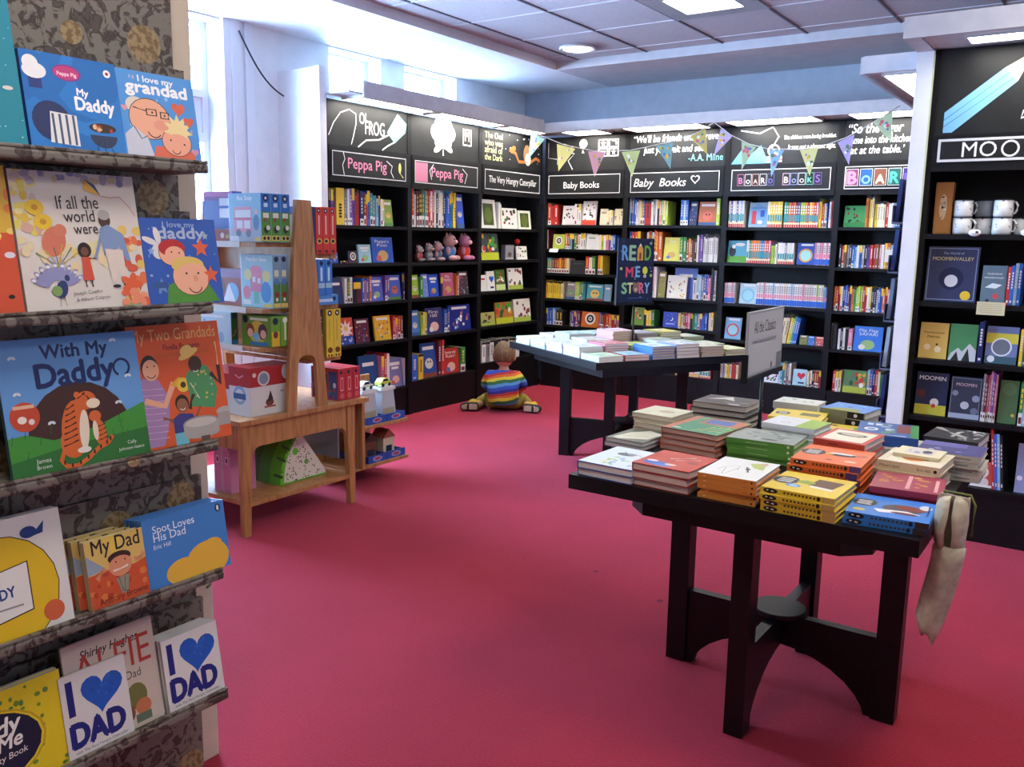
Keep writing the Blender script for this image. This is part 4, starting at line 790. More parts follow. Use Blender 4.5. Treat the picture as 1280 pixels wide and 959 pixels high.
stack(cx=-.905, cy=3.075, deg=-5, wx=.19, dy=.16, n=5, t=.0185, mode='spine', col='#c8cacb', pages=PAGEW, words='white and green book', where='behind the green-spined pile', art=cov(wg), **P)
def gob(a):
    a.rect(0, 0, 1, 1, '#3f8a62').rect(.0, .0, .14, 1, '#b86848').rect(.3, .55, .98, .98, '#b4683c').rect(.36, .62, .82, .9, '#44619e').line([(.08, .5), (.25, .95)], .02, '#c8c83a'); [a.line([(.5+.13*k, .08+.02*k), (.68+.12*k, .44+.03*k)], .035, '#d0b832') for k in range(4)]; a.ell(.2, .12, .08, .03, '#d8d0c0')
stack(cx=-1.165, cy=2.9, deg=-6, wx=.215, dy=.265, n=4, t=.019, mode='pages', col='#a8543c', pages=mat('#c09684', .8), words='green and orange book with tan page edges', where='behind the red hardbacks', art=cov(gob), **P)
def gcream(a): a.rect(0, 0, 1, 1, '#6a6a56').poly([(.1, .1), (.3, .05), (.9, .3), (.95, .8), (.5, .95), (.2, .6)], '#d4ceae').line([(.2, .3), (.8, .5)], .02, '#5a5848')
stack(cx=-1.38, cy=2.79, deg=-3, wx=.15, dy=.2, n=2, t=.015, mode='pages', col='#7a7c7c', pages=PAGEW, words='grey book with a cream picture', where='before cream paperbacks', art=cov(gcream), jit=.003, **P)
stack(cx=-1.372, cy=3.0, deg=-4, wx=.165, dy=.17, n=5, t=.0168, mode='pages', col='#cfc7a4', pages=PAGES, words='cream paperback', where='before brown hardbacks', art=cov(lambda a: a.rect(.06, .06, .94, .94, '#d2cba8').ell(.6, .5, .2, .14, '#b8a484').line([(.2, .2), (.6, .8)], .02, '#a8a080')), jit=.009, **P)
def brown(a): a.rect(0, 0, 1, 1, '#45322c').poly([(.1, .45), (.45, .95), (.62, .5), (.4, .62)], '#cfc4b4').line([(.5, .3), (.9, .42)], .03, '#b8a898').ell(.72, .15, .12, .05, '#c8b8a8')
stack(cx=-1.22, cy=3.235, deg=0, wx=.215, dy=.19, n=5, t=.022, mode='pages', col='#2c2220', pages=mat('#bdb4a6', .8), words='dark brown hardback with pale page edges', where='near the sign pole', art=cov(brown), **P)
stack(cx=-1.0, cy=3.44, deg=0, wx=.17, dy=.13, n=4, t=.026, mode='spine', col='#b8b6ae', pages=PAGEW, words='pale grey book', where='behind the sign pole', art=cov(lambda a: a.rect(.05, .05, .95, .95, '#c8c8bc').scatter(8, .1, .1, .9, .9, .06, ['#8a9a8a', '#5a5a58'], random.Random(2))), **P)
stack(cx=-.95, cy=3.27, deg=8, wx=.19, dy=.18, n=5, t=.017, mode='spine', col='#d2b838', pages=PAGES, words='yellow and dark red book', where='beside the sign pole', cols=['#7a2438', '#7a2438', '#7a2438', '#d2b838', '#d2b838'],
      art=cov(lambda a: (bubble(a, .5, .8, .15), a.poly([(.35, .12), (.7, .1), (.72, .46), (.4, .48)], '#6a6230'))), **P)
stack(cx=-.77, cy=3.22, deg=5, wx=.12, dy=.16, n=4, t=.0155, mode='spine', col='#d0b83a', pages=PAGES, words='yellow and lime book', where='behind the red-framed pile', art=cov(lambda a: a.rect(.3, .0, .8, .3, '#7a9a30').ell(.8, .9, .06, .08, DK)), **P)
stack(cx=-.81, cy=3.425, deg=-8, wx=.17, dy=.165, n=4, t=.026, mode='spine', col='#7a7a5a', pages=PAGEW, words='blue-skied hardback over green hills', where='behind yellow books', art=cov(lambda a: a.rect(0, 0, 1, 1, '#4a80c0').poly([(0, .1), (0, .9), (.3, .7), (.4, .3)], '#8a8c3a').scatter(6, .5, .2, .9, .8, .04, ['#2a3a6a', '#9ab8d8'], random.Random(4))),
      spine=spine_print(lambda a: a.rect(.62, .05, .98, .95, '#1c1a1a').ell(.8, .5, .04, .04, '#d8d4c8')), **P)
zw = stack(cx=-.575, cy=3.1, deg=8, wx=.15, dy=.19, n=3, t=.02, mode='spine', col='#c4c2b8', pages=PAGEW, words='off-white book', where='under the blue and green activity book', **P)
def actb(a):
    a.rect(0, 0, 1, 1, '#2c5a9c').rect(.0, .0, 1, .13, '#3a8a4a').rect(.3, .13, .9, .36, '#7a3430'); r = random.Random(9)
    a.ell(.45, .78, .12, .1, '#d8d8d8').ell(.45, .78, .07, .06, '#5a88b8').rect(.75, .6, .9, .72, '#d0d8e0').rect(.75, .76, .9, .86, '#c0ccd8').scatter(8, .2, .4, .9, .6, .06, ['#cfd6d8', '#5a8a6a', '#a8b8c0'], r).line([(.08, .2), (.08, .8)], .05, '#d8dce4')
stack(cx=-.615, cy=3.145, deg=10, wx=.19, dy=.23, n=1, t=.034, mode='spine', col='#2a5298', pages=mat('#3f7a4a', .7), words='thick blue activity book, green-edged', where='lying on the off-white books', art=cov(actb), z0=zw, **P)
def purp(a): a.rect(0, 0, 1, 1, '#4a477e').rect(.6, .3, 1, 1, '#6a66a8').scatter(16, .05, .05, .6, .95, .05, ['#8a86b8', '#34325e', '#b8b8c8', '#3a3a60'], random.Random(5))
stack(cx=-.4, cy=3.05, deg=0, wx=.185, dy=.17, n=4, t=.02, mode='spine', col='#b4b0a6', pages=PAGEW, words='purple patterned book with a pale spine', where='facing the mug bookcase', art=cov(purp), spine=spine_print(lambda a: (a.rect(.0, .05, .42, .95, '#c89a4a'), a.rect(.6, .4, .85, .6, '#7a7a78'))), **P)
stack(cx=-.43, cy=3.3, deg=-3, wx=.17, dy=.2, n=3, t=.026, mode='spine', col='#26262c', pages=PAGEW, words='black and white spotted book', where='behind the purple pile', art=cov(lambda a: (a.scatter(26, .1, .05, .95, .55, .035, ['#c8c8c4'], random.Random(3)), a.line([(.9, .95), (.3, .3)], .12, '#b0aca4'))), **P)
# rear table
FG = 'books piled on the rear table'; Q = dict(name='picture_paperback', cat_group=FG)
GRID = [  # row along the table edge facing the near table, then rows behind it; (colours bottom to top, thickness, words, print colour)
 [(['#cfd8cc']*2, .016, 'white and pale green book', '#a8c89a'), (['#a8483c']*2, .017, 'red-edged book', '#88b8c8'), (['#3f78b8']*5, .015, 'blue-spined book', '#c8d8e0'), (['#9aa0b8']*4, .021, 'blue and white spined book', '#b8bcc0'), (['#b8b0a0']*4, .016, 'grey-brown book', '#c8c4b0'), (['#b8c070']*3, .013, 'lime-edged book', '#cdd0b0')],
 [(['#d4d8dc']*4, .016, 'white book', '#c8ccd0'), (['#c87880']*5, .015, 'rose-pink book', '#b86a70'), (['#a0c890']*4, .015, 'pale green book', '#b8c85a'), (['#c8c4bc']*5, .016, 'off-white book', '#8aa090'), (['#7aa080']*4, .015, 'sea-green book', '#9ab0a0'), (['#a8b890']*3, .015, 'sage green book', '#b0bca0')],
 [(['#d8d4e0']*4, .015, 'lilac-white book', '#c4c4d4'), (['#d8dcc8']*5, .015, 'cream-white book', '#b8b8a8'), (['#d8a0a8']*8, .0155, 'pale pink book', '#e0c0c4'), (['#7a7a90']*7, .015, 'slate-purple book', '#9090a4'), (['#9a9a4a']*7, .0155, 'olive-yellow book', '#c8b858'), (['#6a9070']*5, .014, 'moss green book', '#a8b0a0')],
 [(['#c8dce0']*3, .015, 'ice-blue book', '#d8e0dc'), (['#b8d0dc']*6, .015, 'sky-white book', '#a0c0b8'), (['#c0d0c8']*6, .015, 'mint-white book', '#a8c0b8')],
 [(['#dcdccc']*3, .015, 'ivory book', '#d8d8b0'), (['#d8d8d0']*4, .015, 'chalk-white book', '#b8c0b8'), (['#d0d4d8']*4, .015, 'silver-white book', '#c0c8d0')],
]
RW = ['edge row', 'second row', 'third row', 'fourth row', 'last row']
for i, rowd in enumerate(GRID):
    for j, (cols, t, words, pc) in enumerate(rowd):
        u, v = .475-.222*i, -.475+.19*j
        if i == 0: u = .478
        x, y = fl(u, v); rr = random.Random(i*10+j)
        stack(cx=x, cy=y, deg=61+rr.uniform(-1.5, 1.5), wx=.174, dy=.2, n=len(cols), t=t, mode='pages', col=cols[0], pages=mat(rr.choice(['#b8aa98', '#a89a8c', '#cfc8ba']), .8) if j > 1 else PAGEW, words=words, where='in %s, rear table' % RW[i],
              art=cov(lambda a, pc=pc, rr=rr: (a.rect(.06, .06, .94, .94, pc), a.scatter(6, .2, .15, .8, .6, .09, ['#e0dcd0', '#8a9aa8', '#b8a080'], rr), a.rect(.2, .75, .8, .85, '#dcdcd8'))), jit=.005, **Q)
# sign holders
def D(depth, px, py): return Vector((0, 0, CAMH)) + (CF + CR*((px-640)/FPX) - CU*((py-479.5)/FPX))*depth
def sign_stand(bl, br, hh, pole_z, zb, label, boardcol, art, foot, lean=0.0, cat='sign'):
    c = (bl+br)/2; wd = (br-bl); wd.z = 0; W_ = wd.length; rz = math.atan2(wd.y, wd.x)
    e = empty('sign_holder', (c.x, c.y, pole_z), rz); tag(e, label, cat); z0 = zb-pole_z; BK = mat('#0b0b0e', .4)
    MB().lathe([(0, 0), (foot, 0), (foot, .006), (.009, .012), (.009, .05), (.0065, .055), (.0065, z0), (0, z0)], BK, seg=16).build('pole', e)
    MB().box((-W_/2-.005, -.012, z0-.004), (W_/2+.005, .012, z0+.014), BK).box((-W_/2-.006, -.011, z0), (-W_/2+.002, .011, z0+hh*.4), BK).build('clip', e)
    b = MB().box((-W_/2, -.004, z0+.0145), (W_/2, .004, z0+hh), boardcol).build('sign_panel', e)
    a = Art(W_, hh-.016); art(a); a.build('sign_print', b).location = (0, -.004, z0+.0145)
    return e
def classics(a):
    a.frame(0, 0, 1, 1, .018, '#8e8e94').text('All the Classics', .46, .66, .6, '#3a3a3e', hs=1.5).text('A selection of classic picture books for all to enjoy', .46, .5, .7, '#5a5a60', hs=1.6).rect(.84, .0, .985, .26, '#6a6a72').ell(.7, .08, .02, .03, '#2a2a2e')
sign_stand(D(3.08, 930, 478), D(3.43, 974, 460), .245, TZ, D(3.25, 952, 468).z-.005, 'grey-white card sign lettered about classics in a black holder on the near table', mat('#a9a8ae', .35), classics, .03)
def readme(a):
    a.rect(0, 0, 1, 1, '#131c3e'); r = random.Random(12)
    a.scatter(22, .06, .04, .94, .97, .012, ['#8fb0d8', '#e0e0d8', '#6a9a80', '#4a5a9a'], r).ell(.1, .53, .035, .035, '#a8c070').ell(.93, .42, .035, .035, '#a8c070').ell(.9, .93, .035, .035, '#8aa8a0')
    for ch, x, c in (('R', .2, '#6aa0d8'), ('E', .4, '#9cc4a0'), ('D', .82, '#6ab03a')): a.text(ch, x, .665, .165, c, bold=.03, size=.33)
    a.poly([(.53, .66), (.53, .84), (.61, .93), (.69, .84), (.69, .66)], '#d8a04a').rect(.585, .68, .635, .78, '#7a2a20').rect(.6, .66, .62, .68, '#7a2a20').poly([(.57, .885), (.61, .93), (.65, .885)], '#e8dcc0')
    a.text('M', .33, .4, .19, '#d8486a', bold=.03, size=.22).text('E', .56, .4, .11, '#7ab0d8', bold=.03, size=.24).ell(.76, .5, .07, .09, '#d8d84a').ell(.76, .41, .04, .035, '#e0e0d0').ell(.76, .41, .015, .015, '#131c3e')
    for ch, x, c in (('S', .2, '#8ac08a'), ('T', .36, '#d8d89a'), ('R', .68, '#d86a8a'), ('Y', .83, '#8ab8e0')): a.text(ch, x, .14, .135, c, bold=.03, size=.24)
    a.ell(.52, .225, .085, .115, '#8a6a58').ell(.46, .3, .03, .03, '#8a6a58').ell(.58, .3, .03, .03, '#8a6a58').ell(.52, .2, .04, .04, '#c8b09a').ell(.49, .25, .012, .012, '#131c3e').ell(.55, .25, .012, .012, '#131c3e')
    a.line([(.3+.05*k, .06+.008*(k % 2)) for k in range(10)], .012, '#4a6ab0')
px_, py_ = fl(.142, -.0)
bl, br = D(5.69, 764.5, 381), D(5.82, 809.5, 380)
off = Vector((px_, py_, 0))-Vector(((bl.x+br.x)/2, (bl.y+br.y)/2, 0))
sign_stand(bl+off*0.5, br+off*0.5, .425, TZ, (bl.z+br.z)/2, 'navy READ ME STORY poster in coloured letters standing over the rear table', mat('#131c3e', .4), readme, .008, cat='poster')
# canvas strap hanging beside the near table
def strap():
    e = empty('hanging_strap', (-.315, 2.38, .0)); tag(e, 'cream canvas strap folded over and hanging from the side of the near table', 'strap')
    CL = noise_mat('canvas_cloth', '#a89c86', '#c0b49c', 40, .95, .3)
    zt = at('y', 2.38, 1187, 622).z
    def loft(sec, name, tw=0.0):
        vs = []; fs = []; n = 16
        for i, (x, y, z, a, b) in enumerate(sec):
            for k in range(n):
                q = 2*PI*k/n; s = 1 + .12*math.sin(3*q+i*.9); vs.append((x+a*math.cos(q)*s, y+b*math.sin(q)*s, z))
        for i in range(len(sec)-1):
            for k in range(n): c, d = i*n+k, i*n+(k+1) % n; fs.append((c, d, d+n, c+n))
        fs.append(tuple(range(n-1, -1, -1))); fs.append(tuple(range((len(sec)-1)*n, len(sec)*n)))
        return MB().add(vs, fs, CL, True).build(name, e)
    X0 = at('y', 2.38, 1187, 640).x+.315
    # the band folds over at the top and its two lips curl round a dark slot
    MB().prism([(X0-.034, zt-.12), (X0-.036, zt-.06), (X0-.034, zt-.006), (X0-.028, zt), (X0+.034, zt-.004), (X0+.038, zt-.01), (X0+.041, zt-.07), (X0+.037, zt-.13), (X0+.034, zt-.152), (X0-.03, zt-.146)], .012, CL, M=Matrix.Translation((0, .03, 0))).build('back_fold', e)
    for s, o in ((-1, 0.0), (1, 0.004)):
        secs = [(zt-.002, .030, .003, .033), (zt-.012, .010, .002, .036), (zt-.05, -.006, .002, .038), (zt-.09, -.008, .007, .037), (zt-.12, -.002, .006, .034), (zt-.145, .012, .002, .028)]
        vs = []; fs = []; n = 7
        for z, yb_, xi, xo in secs:
            for k in range(n): t = k/(n-1); vs.append((X0+s*(xi+(xo-xi)*t)+o, yb_+.03*t*t-.006*math.sin(PI*t), z-.004*t))
        for i in range(len(secs)-1):
            for k in range(n-1): c = i*n+k; fs.append((c, c+1, c+n+1, c+n))
        l = MB().add(vs, fs, CL, True).build('front_fold', e); md = l.modifiers.new('thick', 'SOLIDIFY'); md.thickness = .004
    secs = [(zt-.13, X0-.032, X0+.04), (zt-.17, X0-.034, X0+.036), (zt-.22, X0-.04, X0+.03), (zt-.28, X0-.05, X0+.02), (zt-.33, X0-.056, X0+.01), (zt-.355, X0-.048, X0+.004), (zt-.385, X0-.036, X0-.012)]
    vs = []; fs = []; n = 9
    for i, (z, xa, xb) in enumerate(secs):
        for k in range(n): t = k/(n-1); vs.append((xa+(xb-xa)*t, .02-.016*math.sin(PI*t)+.006*math.sin(7*t+i*.5), z+(.018*math.sin(PI*t*1.6) if i == len(secs)-1 else 0)))
    for i in range(len(secs)-1):
        for k in range(n-1): c = i*n+k; fs.append((c, c+1, c+n+1, c+n))
    l = MB().add(vs, fs, CL, True).build('tail', e); md = l.modifiers.new('thick', 'SOLIDIFY'); md.thickness = .005
    MB().tube([(X0+.05, .035, zt-.1), (X0+.052, .035, zt-.02), (X0+.04, .037, zt+.004), (X0-.02, .038, zt+.006), (-.029, .038, .762)], .0035, mat('#6a7040', .8)).build('cord', e)
strap()

# ------------------------------------------------------------------ wooden toy stand
def toy_stand():
    e = empty('toy_stand', (-3.9, 3.14, 0)); tag(e, 'oak toy stand with an A-frame of shelves on a low bench', 'display stand')
    o = Vector((-3.9, 3.14, 0)); T = Matrix.Translation(-o)
    def bx(name, lo, hi, bev=.002): return MB().box(lo, hi, WOOD, M=T, bev=bev).build(name, e)
    x0, x1, y0, y1 = -4.3, -3.462, 2.695, 3.585
    bx('bench_top', (x0, y0, .568), (x1, y1, .594)); bx('lower_shelf', (x0+.04, y0+.05, .148), (x1-.02, y1-.1, .17))
    RYZ = lambda x: T @ Matrix.Translation((x, 0, 0)) @ Matrix.Rotation(PI/2, 4, 'Z')   # local x -> +y, local y -> -x
    for x in (x1-.015, x0+.045):
        for ya, yb, s in ((2.715, 2.775, 1), (3.425, 3.485, -1)):
            a, b = (ya, yb-.022) if s > 0 else (ya+.022, yb)
            MB().prism([(a, 0), (b, 0), (yb, .567), (ya, .567)], .035, WOOD, M=RYZ(x)).build('leg', e)
        n = 6; pts = [(2.776, .567), (2.776, .40)] + [(2.83-.05*math.cos(PI/2*i/n), .40+.05*math.sin(PI/2*i/n)) for i in range(n+1)] + [(3.37+.05*math.sin(PI/2*i/n), .40+.05*math.cos(PI/2*i/n)) for i in range(n+1)] + [(3.424, .40), (3.424, .567)]
        MB().prism(pts, .02, WOOD, M=RYZ(x-.006)).build('apron', e)
    bx('end_panel', (-3.66, 3.586, .16), (-3.52, 3.61, .59)); bx('side_rail', (x0+.05, 2.72, .44), (x1-.06, 2.74, .566))
    MB().box((-4.16, 3.47, .24), (-3.6, 3.482, .566), mat('#8a8490', .5), M=T).build('inner_panel', e)
    for x in (-3.47, -4.22):
        pts = [(3.0, .595), (3.06, .595), (3.075, .82)] + [(3.1375-.0575*math.cos(PI*i/8), .85+.03*math.sin(PI*i/8)) for i in range(9)] + [(3.2, .82), (3.215, .595), (3.278, .595), (3.186, 1.672), (3.09, 1.672)]
        MB().prism(pts, .026, WOOD, M=RYZ(x)).build('frame_board', e)
    for z, ya, yb in ((1.435, 2.875, 3.11), (1.105, 2.9, 3.1), (.912, 2.87, 3.08), (1.375, 3.17, 3.41), (1.108, 3.18, 3.42), (.822, 3.19, 3.43)):
        s = bx('shelf', (-4.215, ya, z), (-3.526, yb, z+.022))
        near = yb < 3.15
        MB().box((-4.0 if near else -4.2, (ya-.002) if near else yb, z-.004), (-3.65, ya if near else yb+.002, z+.026), mat('#d8d6d0', .4), M=T).build('price_strip', s)
    MB().box((-4.215, 3.125, .86), (-3.524, 3.15, 1.6), WOOD, M=T).build('centre_board', e)
    # arm with two toy ledges at the far end
    bx('toy_ledge', (-3.95, 3.612, .352), (-3.64, 4.12, .37)); bx('toy_ledge', (-3.95, 3.612, .112), (-3.64, 4.12, .13)); bx('ledge_post', (-3.97, 3.612, .0), (-3.951, 4.1, .62))
toy_stand()
def game_box(x0, x1, y, z, t, h, front, side, words, fart=None, sart=None, right=True):
    """box of width x1-x0 facing -y with its spine facing +x"""
    wd = x1-x0; o = MB().box((-wd/2, 0, 0), (wd/2, t, h), mat(front, .35), bev=.0015).build('game_box'); o.location = ((x0+x1)/2, y, z)
    if fart: a = Art(wd, h); fart(a); a.build('front_print', o)
    b = Art(t, h); b.rect(.02, .01, .98, .99, side)
    if sart: sart(b)
    q = b.build('side_print', o, Matrix.Rotation(PI/2, 4, 'Z')); q.location = (wd/2, t/2, 0)
    tag(o, words, 'game box', 'children\u2019s games on the oak toy stand'); return o
def bus(a): a.rect(.01, .01, .99, .99, '#8fc4e0').rect(.01, .01, .99, .3, '#a8b8c8').text('Bus Stop', .5, .86, .44, '#eef4f8', bold=.03).rect(.16, .2, .72, .72, '#d89ab0').rect(.2, .5, .68, .66, '#dfe8ee').rect(.24, .28, .42, .44, '#dfe8ee').rect(.48, .28, .66, .44, '#dfe8ee').rect(.16, .46, .72, .5, '#c87890').ell(.3, .18, .08, .08, '#6a7a90').ell(.6, .18, .08, .08, '#6a7a90').ell(.85, .4, .09, .16, '#5a88b0').ell(.85, .62, .05, .05, '#e0b8a0').rect(.03, .02, .3, .12, '#dfe6ea').rect(.78, .02, .97, .1, '#d8c860')
def busS(b): b.rect(.02, .01, .98, .62, '#4f8a34').ell(.5, .9, .3, .3, '#1c2a5a').ell(.5, .9, .12, .12, '#d8dce8').rect(.3, .72, .7, .8, '#c8d8e8').rect(.2, .5, .8, .6, '#e0dcd0').ell(.4, .46, .18, .18, '#8a4a3a').ell(.5, .26, .25, .3, '#2a2c28').ell(.7, .3, .2, .2, '#e0dcd0').rect(.05, .03, .95, .14, '#d0c060').ell(.3, .085, .15, .15, '#2a2820').ell(.7, .085, .15, .15, '#2a2820')
for i, w_ in enumerate(('pale blue game box with a pink bus on it, top shelf of oak stand', 'blue and green game box, middle of three on the top shelf of the oak stand', 'blue and green game box against the A-frame board, top shelf of the oak stand')):
    game_box(-3.745, -3.5, 2.89+.0605*i, 1.458, .059, .238, '#7fb8dc', '#2f6cb8', w_, bus if i == 0 else None, busS)
def purpF(a): a.rect(0, .0, 1, .75, '#2a4a98').rect(.55, .3, .95, .55, '#d8d8e0').rect(.55, .62, .95, .82, '#c8ccd8').rect(0, .86, 1, 1, '#a04a88')
game_box(-4.0, -3.765, 2.93, 1.52, .06, .19, '#6a3a80', '#3a4a98', 'purple and blue game box behind the bus game on the top shelf', purpF)
game_box(-4.02, -3.765, 2.91, 1.458, .1, .06, '#8a3a34', '#8a3a34', 'dark red game box lying under the purple and blue box', lambda a: a.ell(.75, .5, .06, .06, '#d8c8c0').ell(.9, .4, .04, .04, '#b8a848'))
def post(a): a.rect(.01, .01, .99, .99, '#9accdc').text('Post Box Game', .5, .88, .62, '#eef4f6', bold=.03).rect(.3, .3, .66, .66, '#c87a9a').ell(.48, .68, .2, .12, '#d88aa8').ell(.22, .62, .12, .12, '#d8d89a').ell(.8, .6, .12, .12, '#dcd88a').rect(.36, .48, .46, .58, '#eceef0').rect(.52, .46, .62, .56, '#eceef0').ell(.78, .3, .16, .22, '#3f8fd0').ell(.18, .28, .12, .14, '#d87a90').rect(.4, .08, .56, .3, '#6ab0a8').rect(.05, .05, .3, .14, '#dfe6ea').rect(.7, .02, .97, .08, '#d8c860')
def postS(b): b.rect(.02, .01, .98, .5, '#4f7a3a').rect(.02, .5, .98, .99, '#7a94a8').ell(.5, .92, .3, .3, '#1c2440').rect(.2, .6, .8, .72, '#d0d0b0').rect(.2, .45, .8, .56, '#4a78b0').ell(.5, .26, .3, .3, '#8a2a28').ell(.5, .17, .15, .2, '#e0dcd8').rect(.05, .02, .95, .1, '#d0c060')
for i, w_ in enumerate(('pale blue game box with a pink letter box, second shelf of the oak stand', 'grey-blue and green game box against the A-frame board, second shelf')):
    game_box(-3.745, -3.5, 2.952+.048*i, 1.128, .0465, .268, '#8fc8dc', '#7a94a8', w_, post if i == 0 else None, postS)
game_box(-4.02, -3.765, 2.97, 1.128, .06, .19, '#9a5a5a', '#7a4a4a', 'reddish picture-fronted game box beside the letter box game', lambda a: a.rect(0, .75, 1, 1, '#8a6a90').ell(.3, .5, .18, .2, '#6a3a2a').ell(.7, .35, .2, .2, '#7ab0d8').poly([(.4, .1), (.6, .6), (.8, .1)], '#dfe4ec'))
def green(a): a.rect(.01, .01, .99, .99, '#6a9a34').text('Farm Game', .55, .85, .5, '#eef0e0', bold=.02) if False else a.rect(.01, .01, .99, .99, '#6a9a34').rect(.3, .84, .9, .93, '#dfe8d0').ell(.14, .86, .09, .09, '#1c2440').ell(.55, .45, .3, .26, '#d8c04a').ell(.3, .5, .14, .16, '#8a4a2a').ell(.3, .42, .1, .1, '#e8b898').ell(.72, .48, .15, .18, '#4a3a48').ell(.74, .4, .1, .1, '#e8b898').rect(.3, .02, .9, .14, '#3f80c0').ell(.5, .3, .12, .1, '#8ac0e0')
for i, w_ in enumerate(('green game box with two children on it, third shelf of the oak stand', 'yellow-green game box against the A-frame board, third shelf')):
    game_box(-3.725, -3.5, 2.93+.062*i, .935, .06, .155, '#5a8a30', '#6a9a34', w_, green if i == 0 else None, (lambda b: b.rect(.1, .02, .9, .5, '#d8b030').ell(.5, .84, .3, .3, '#1c2440').ell(.5, .4, .25, .3, '#6a3a20')) if i == 0 else (lambda b: b.rect(.4, .2, .6, .8, '#dfe8c0').ell(.5, .86, .25, .25, '#e8e8e0')))
game_box(-4.06, -3.745, 2.88, .935, .042, .165, '#b8d0d8', '#34502c', 'pale blue and pink game box standing before the green one', lambda a: a.rect(.01, .01, .99, .99, '#b8d4dc').scatter(14, .1, .1, .9, .6, .09, ['#d890b0', '#e4e8ec', '#8ab0d0', '#c8b0d8'], random.Random(4)).rect(.2, .8, .8, .88, '#dfe8ec'), lambda b: b.ell(.5, .88, .3, .3, '#1c2440').rect(.1, .02, .9, .14, '#3a68a8').line([(.2, .25), (.7, .45)], .2, '#b06a3a'))
def nut(a): a.rect(0, .0, 1, .62, '#d6dcdf').rect(0, .6, 1, 1, '#a82a2e').ell(.5, .42, .3, .3, '#8ab0d0').ell(.5, .42, .2, .2, '#d6dcdf').rect(.2, .34, .8, .46, '#3f68a0').line([(.3, .84), (.5, .78), (.7, .84)], .05, '#d88aa0')
def nutS(b): b.rect(0, 0, 1, .62, '#d0ccc4').rect(0, .6, 1, 1, '#a02a2c').ell(.3, .76, .13, .13, '#c8c8c4').ell(.3, .76, .1, .1, '#7a8a98').ell(.8, .85, .1, .14, '#c8c8c4').ell(.42, .25, .09, .07, '#6a3a28').poly([(.36, .25), (.44, .5), (.5, .3)], '#2a2624').rect(.3, .14, .55, .18, '#a05040').ell(.1, .85, .04, .04, '#d8c8b8').ell(.7, .45, .04, .02, '#9a9a90')
game_box(-3.68, -3.52, 2.805, .5945, .29, .245, '#a82a2e', '#d0ccc4', 'large red and white game box on the bench top before the A-frame', nut, nutS)
game_box(-4.0, -3.7, 2.82, .5945, .25, .2, '#b03034', '#a82a2e', 'red-lidded white box behind the large red and white one', nut)
def redS(b): b.ell(.4, .88, .18, .18, '#1c1c30').rect(.3, .3, .7, .72, '#d8a0a0').rect(.36, .34, .64, .68, '#b83038').ell(.5, .14, .3, .3, '#c85a5a')
for i, w_ in enumerate(('red game box with a dark picture front on the bench top', 'middle red game box of three on the bench top', 'red game box at the far corner of the bench top')):
    game_box(-3.72, -3.505, 3.39+.057*i, .5945, .055, .178, '#b02c36', '#b02c36', w_, (lambda a: a.rect(.05, .05, .6, .8, '#1c2434').rect(.65, .04, .95, .9, '#2c3f78').ell(.35, .68, .16, .08, '#b8c8c0').scatter(8, .1, .1, .9, .5, .06, ['#3a5a78', '#8a3a3a', '#c8c8d0'], random.Random(1))) if i == 0 else None, redS)
def redT(b): b.ell(.45, .92, .25, .25, '#1c1c30').ell(.45, .92, .1, .1, '#e0dcd8').rect(.38, .42, .58, .82, '#e0b8a8').ell(.5, .28, .36, .3, '#d8c04a').ell(.5, .28, .24, .2, '#2a2420').ell(.5, .06, .3, .2, '#6a2a28')
for i, w_ in enumerate(('navy-edged game box behind the red ones on the top shelf', 'first bright red game box on the far side of the A-frame', 'second bright red game box on the far side of the A-frame', 'third bright red game box on the far side of the A-frame')):
    game_box(-3.745, -3.5, 3.195+.0485*i, 1.398, .047, .245, '#b83230' if i else '#2a2a58', '#c83a34' if i else '#2a2a58', w_, None, redT if i else None)
def blueS(b): b.ell(.5, .9, .25, .25, '#16204a').rect(.35, .4, .65, .78, '#b8d4ec').rect(.05, .2, .95, .34, '#9ac0d8')
for i, w_ in enumerate(('first blue game box on the far side of the A-frame', 'second blue game box on the far side of the A-frame', 'third blue game box on the far side of the A-frame')):
    game_box(-3.745, -3.5, 3.2+.052*i, 1.1835, .05, .186, '#2f68b8', '#3a78c4', w_, None, blueS)
game_box(-3.75, -3.5, 3.2, 1.1315, .195, .051, '#3a70b0', '#4a88c8', 'blue game box lying flat beneath the three blue ones', None, lambda b: b.rect(.2, .3, .8, .6, '#b8d0e8').ell(.85, .6, .06, .06, '#16204a'))
def yelS(b): b.ell(.5, .92, .3, .3, '#1c1c20').ell(.5, .92, .12, .12, '#dcdcd0').ell(.5, .15, .35, .3, '#6a3a18').rect(.35, .35, .5, .8, '#b89a28').ell(.3, .04, .12, .12, '#1c1c20').ell(.7, .04, .12, .12, '#1c1c20')
for i, w_ in enumerate(('first yellow game box on the lowest far shelf of the A-frame', 'black-edged game box between the yellow ones', 'second yellow game box on the lowest far shelf of the A-frame', 'third yellow game box on the lowest far shelf of the A-frame')):
    game_box(-3.745, -3.5, 3.195+.0545*i, .8455, .053 if i != 1 else .03, .26, '#c8a42c' if i != 1 else '#2a2a24', '#d4b83a' if i != 1 else '#2a2a24', w_, None, yelS if i != 1 else (lambda b: b.scatter(8, .2, .1, .8, .9, .2, ['#c8b060', '#8a9a5a'], random.Random(3))))
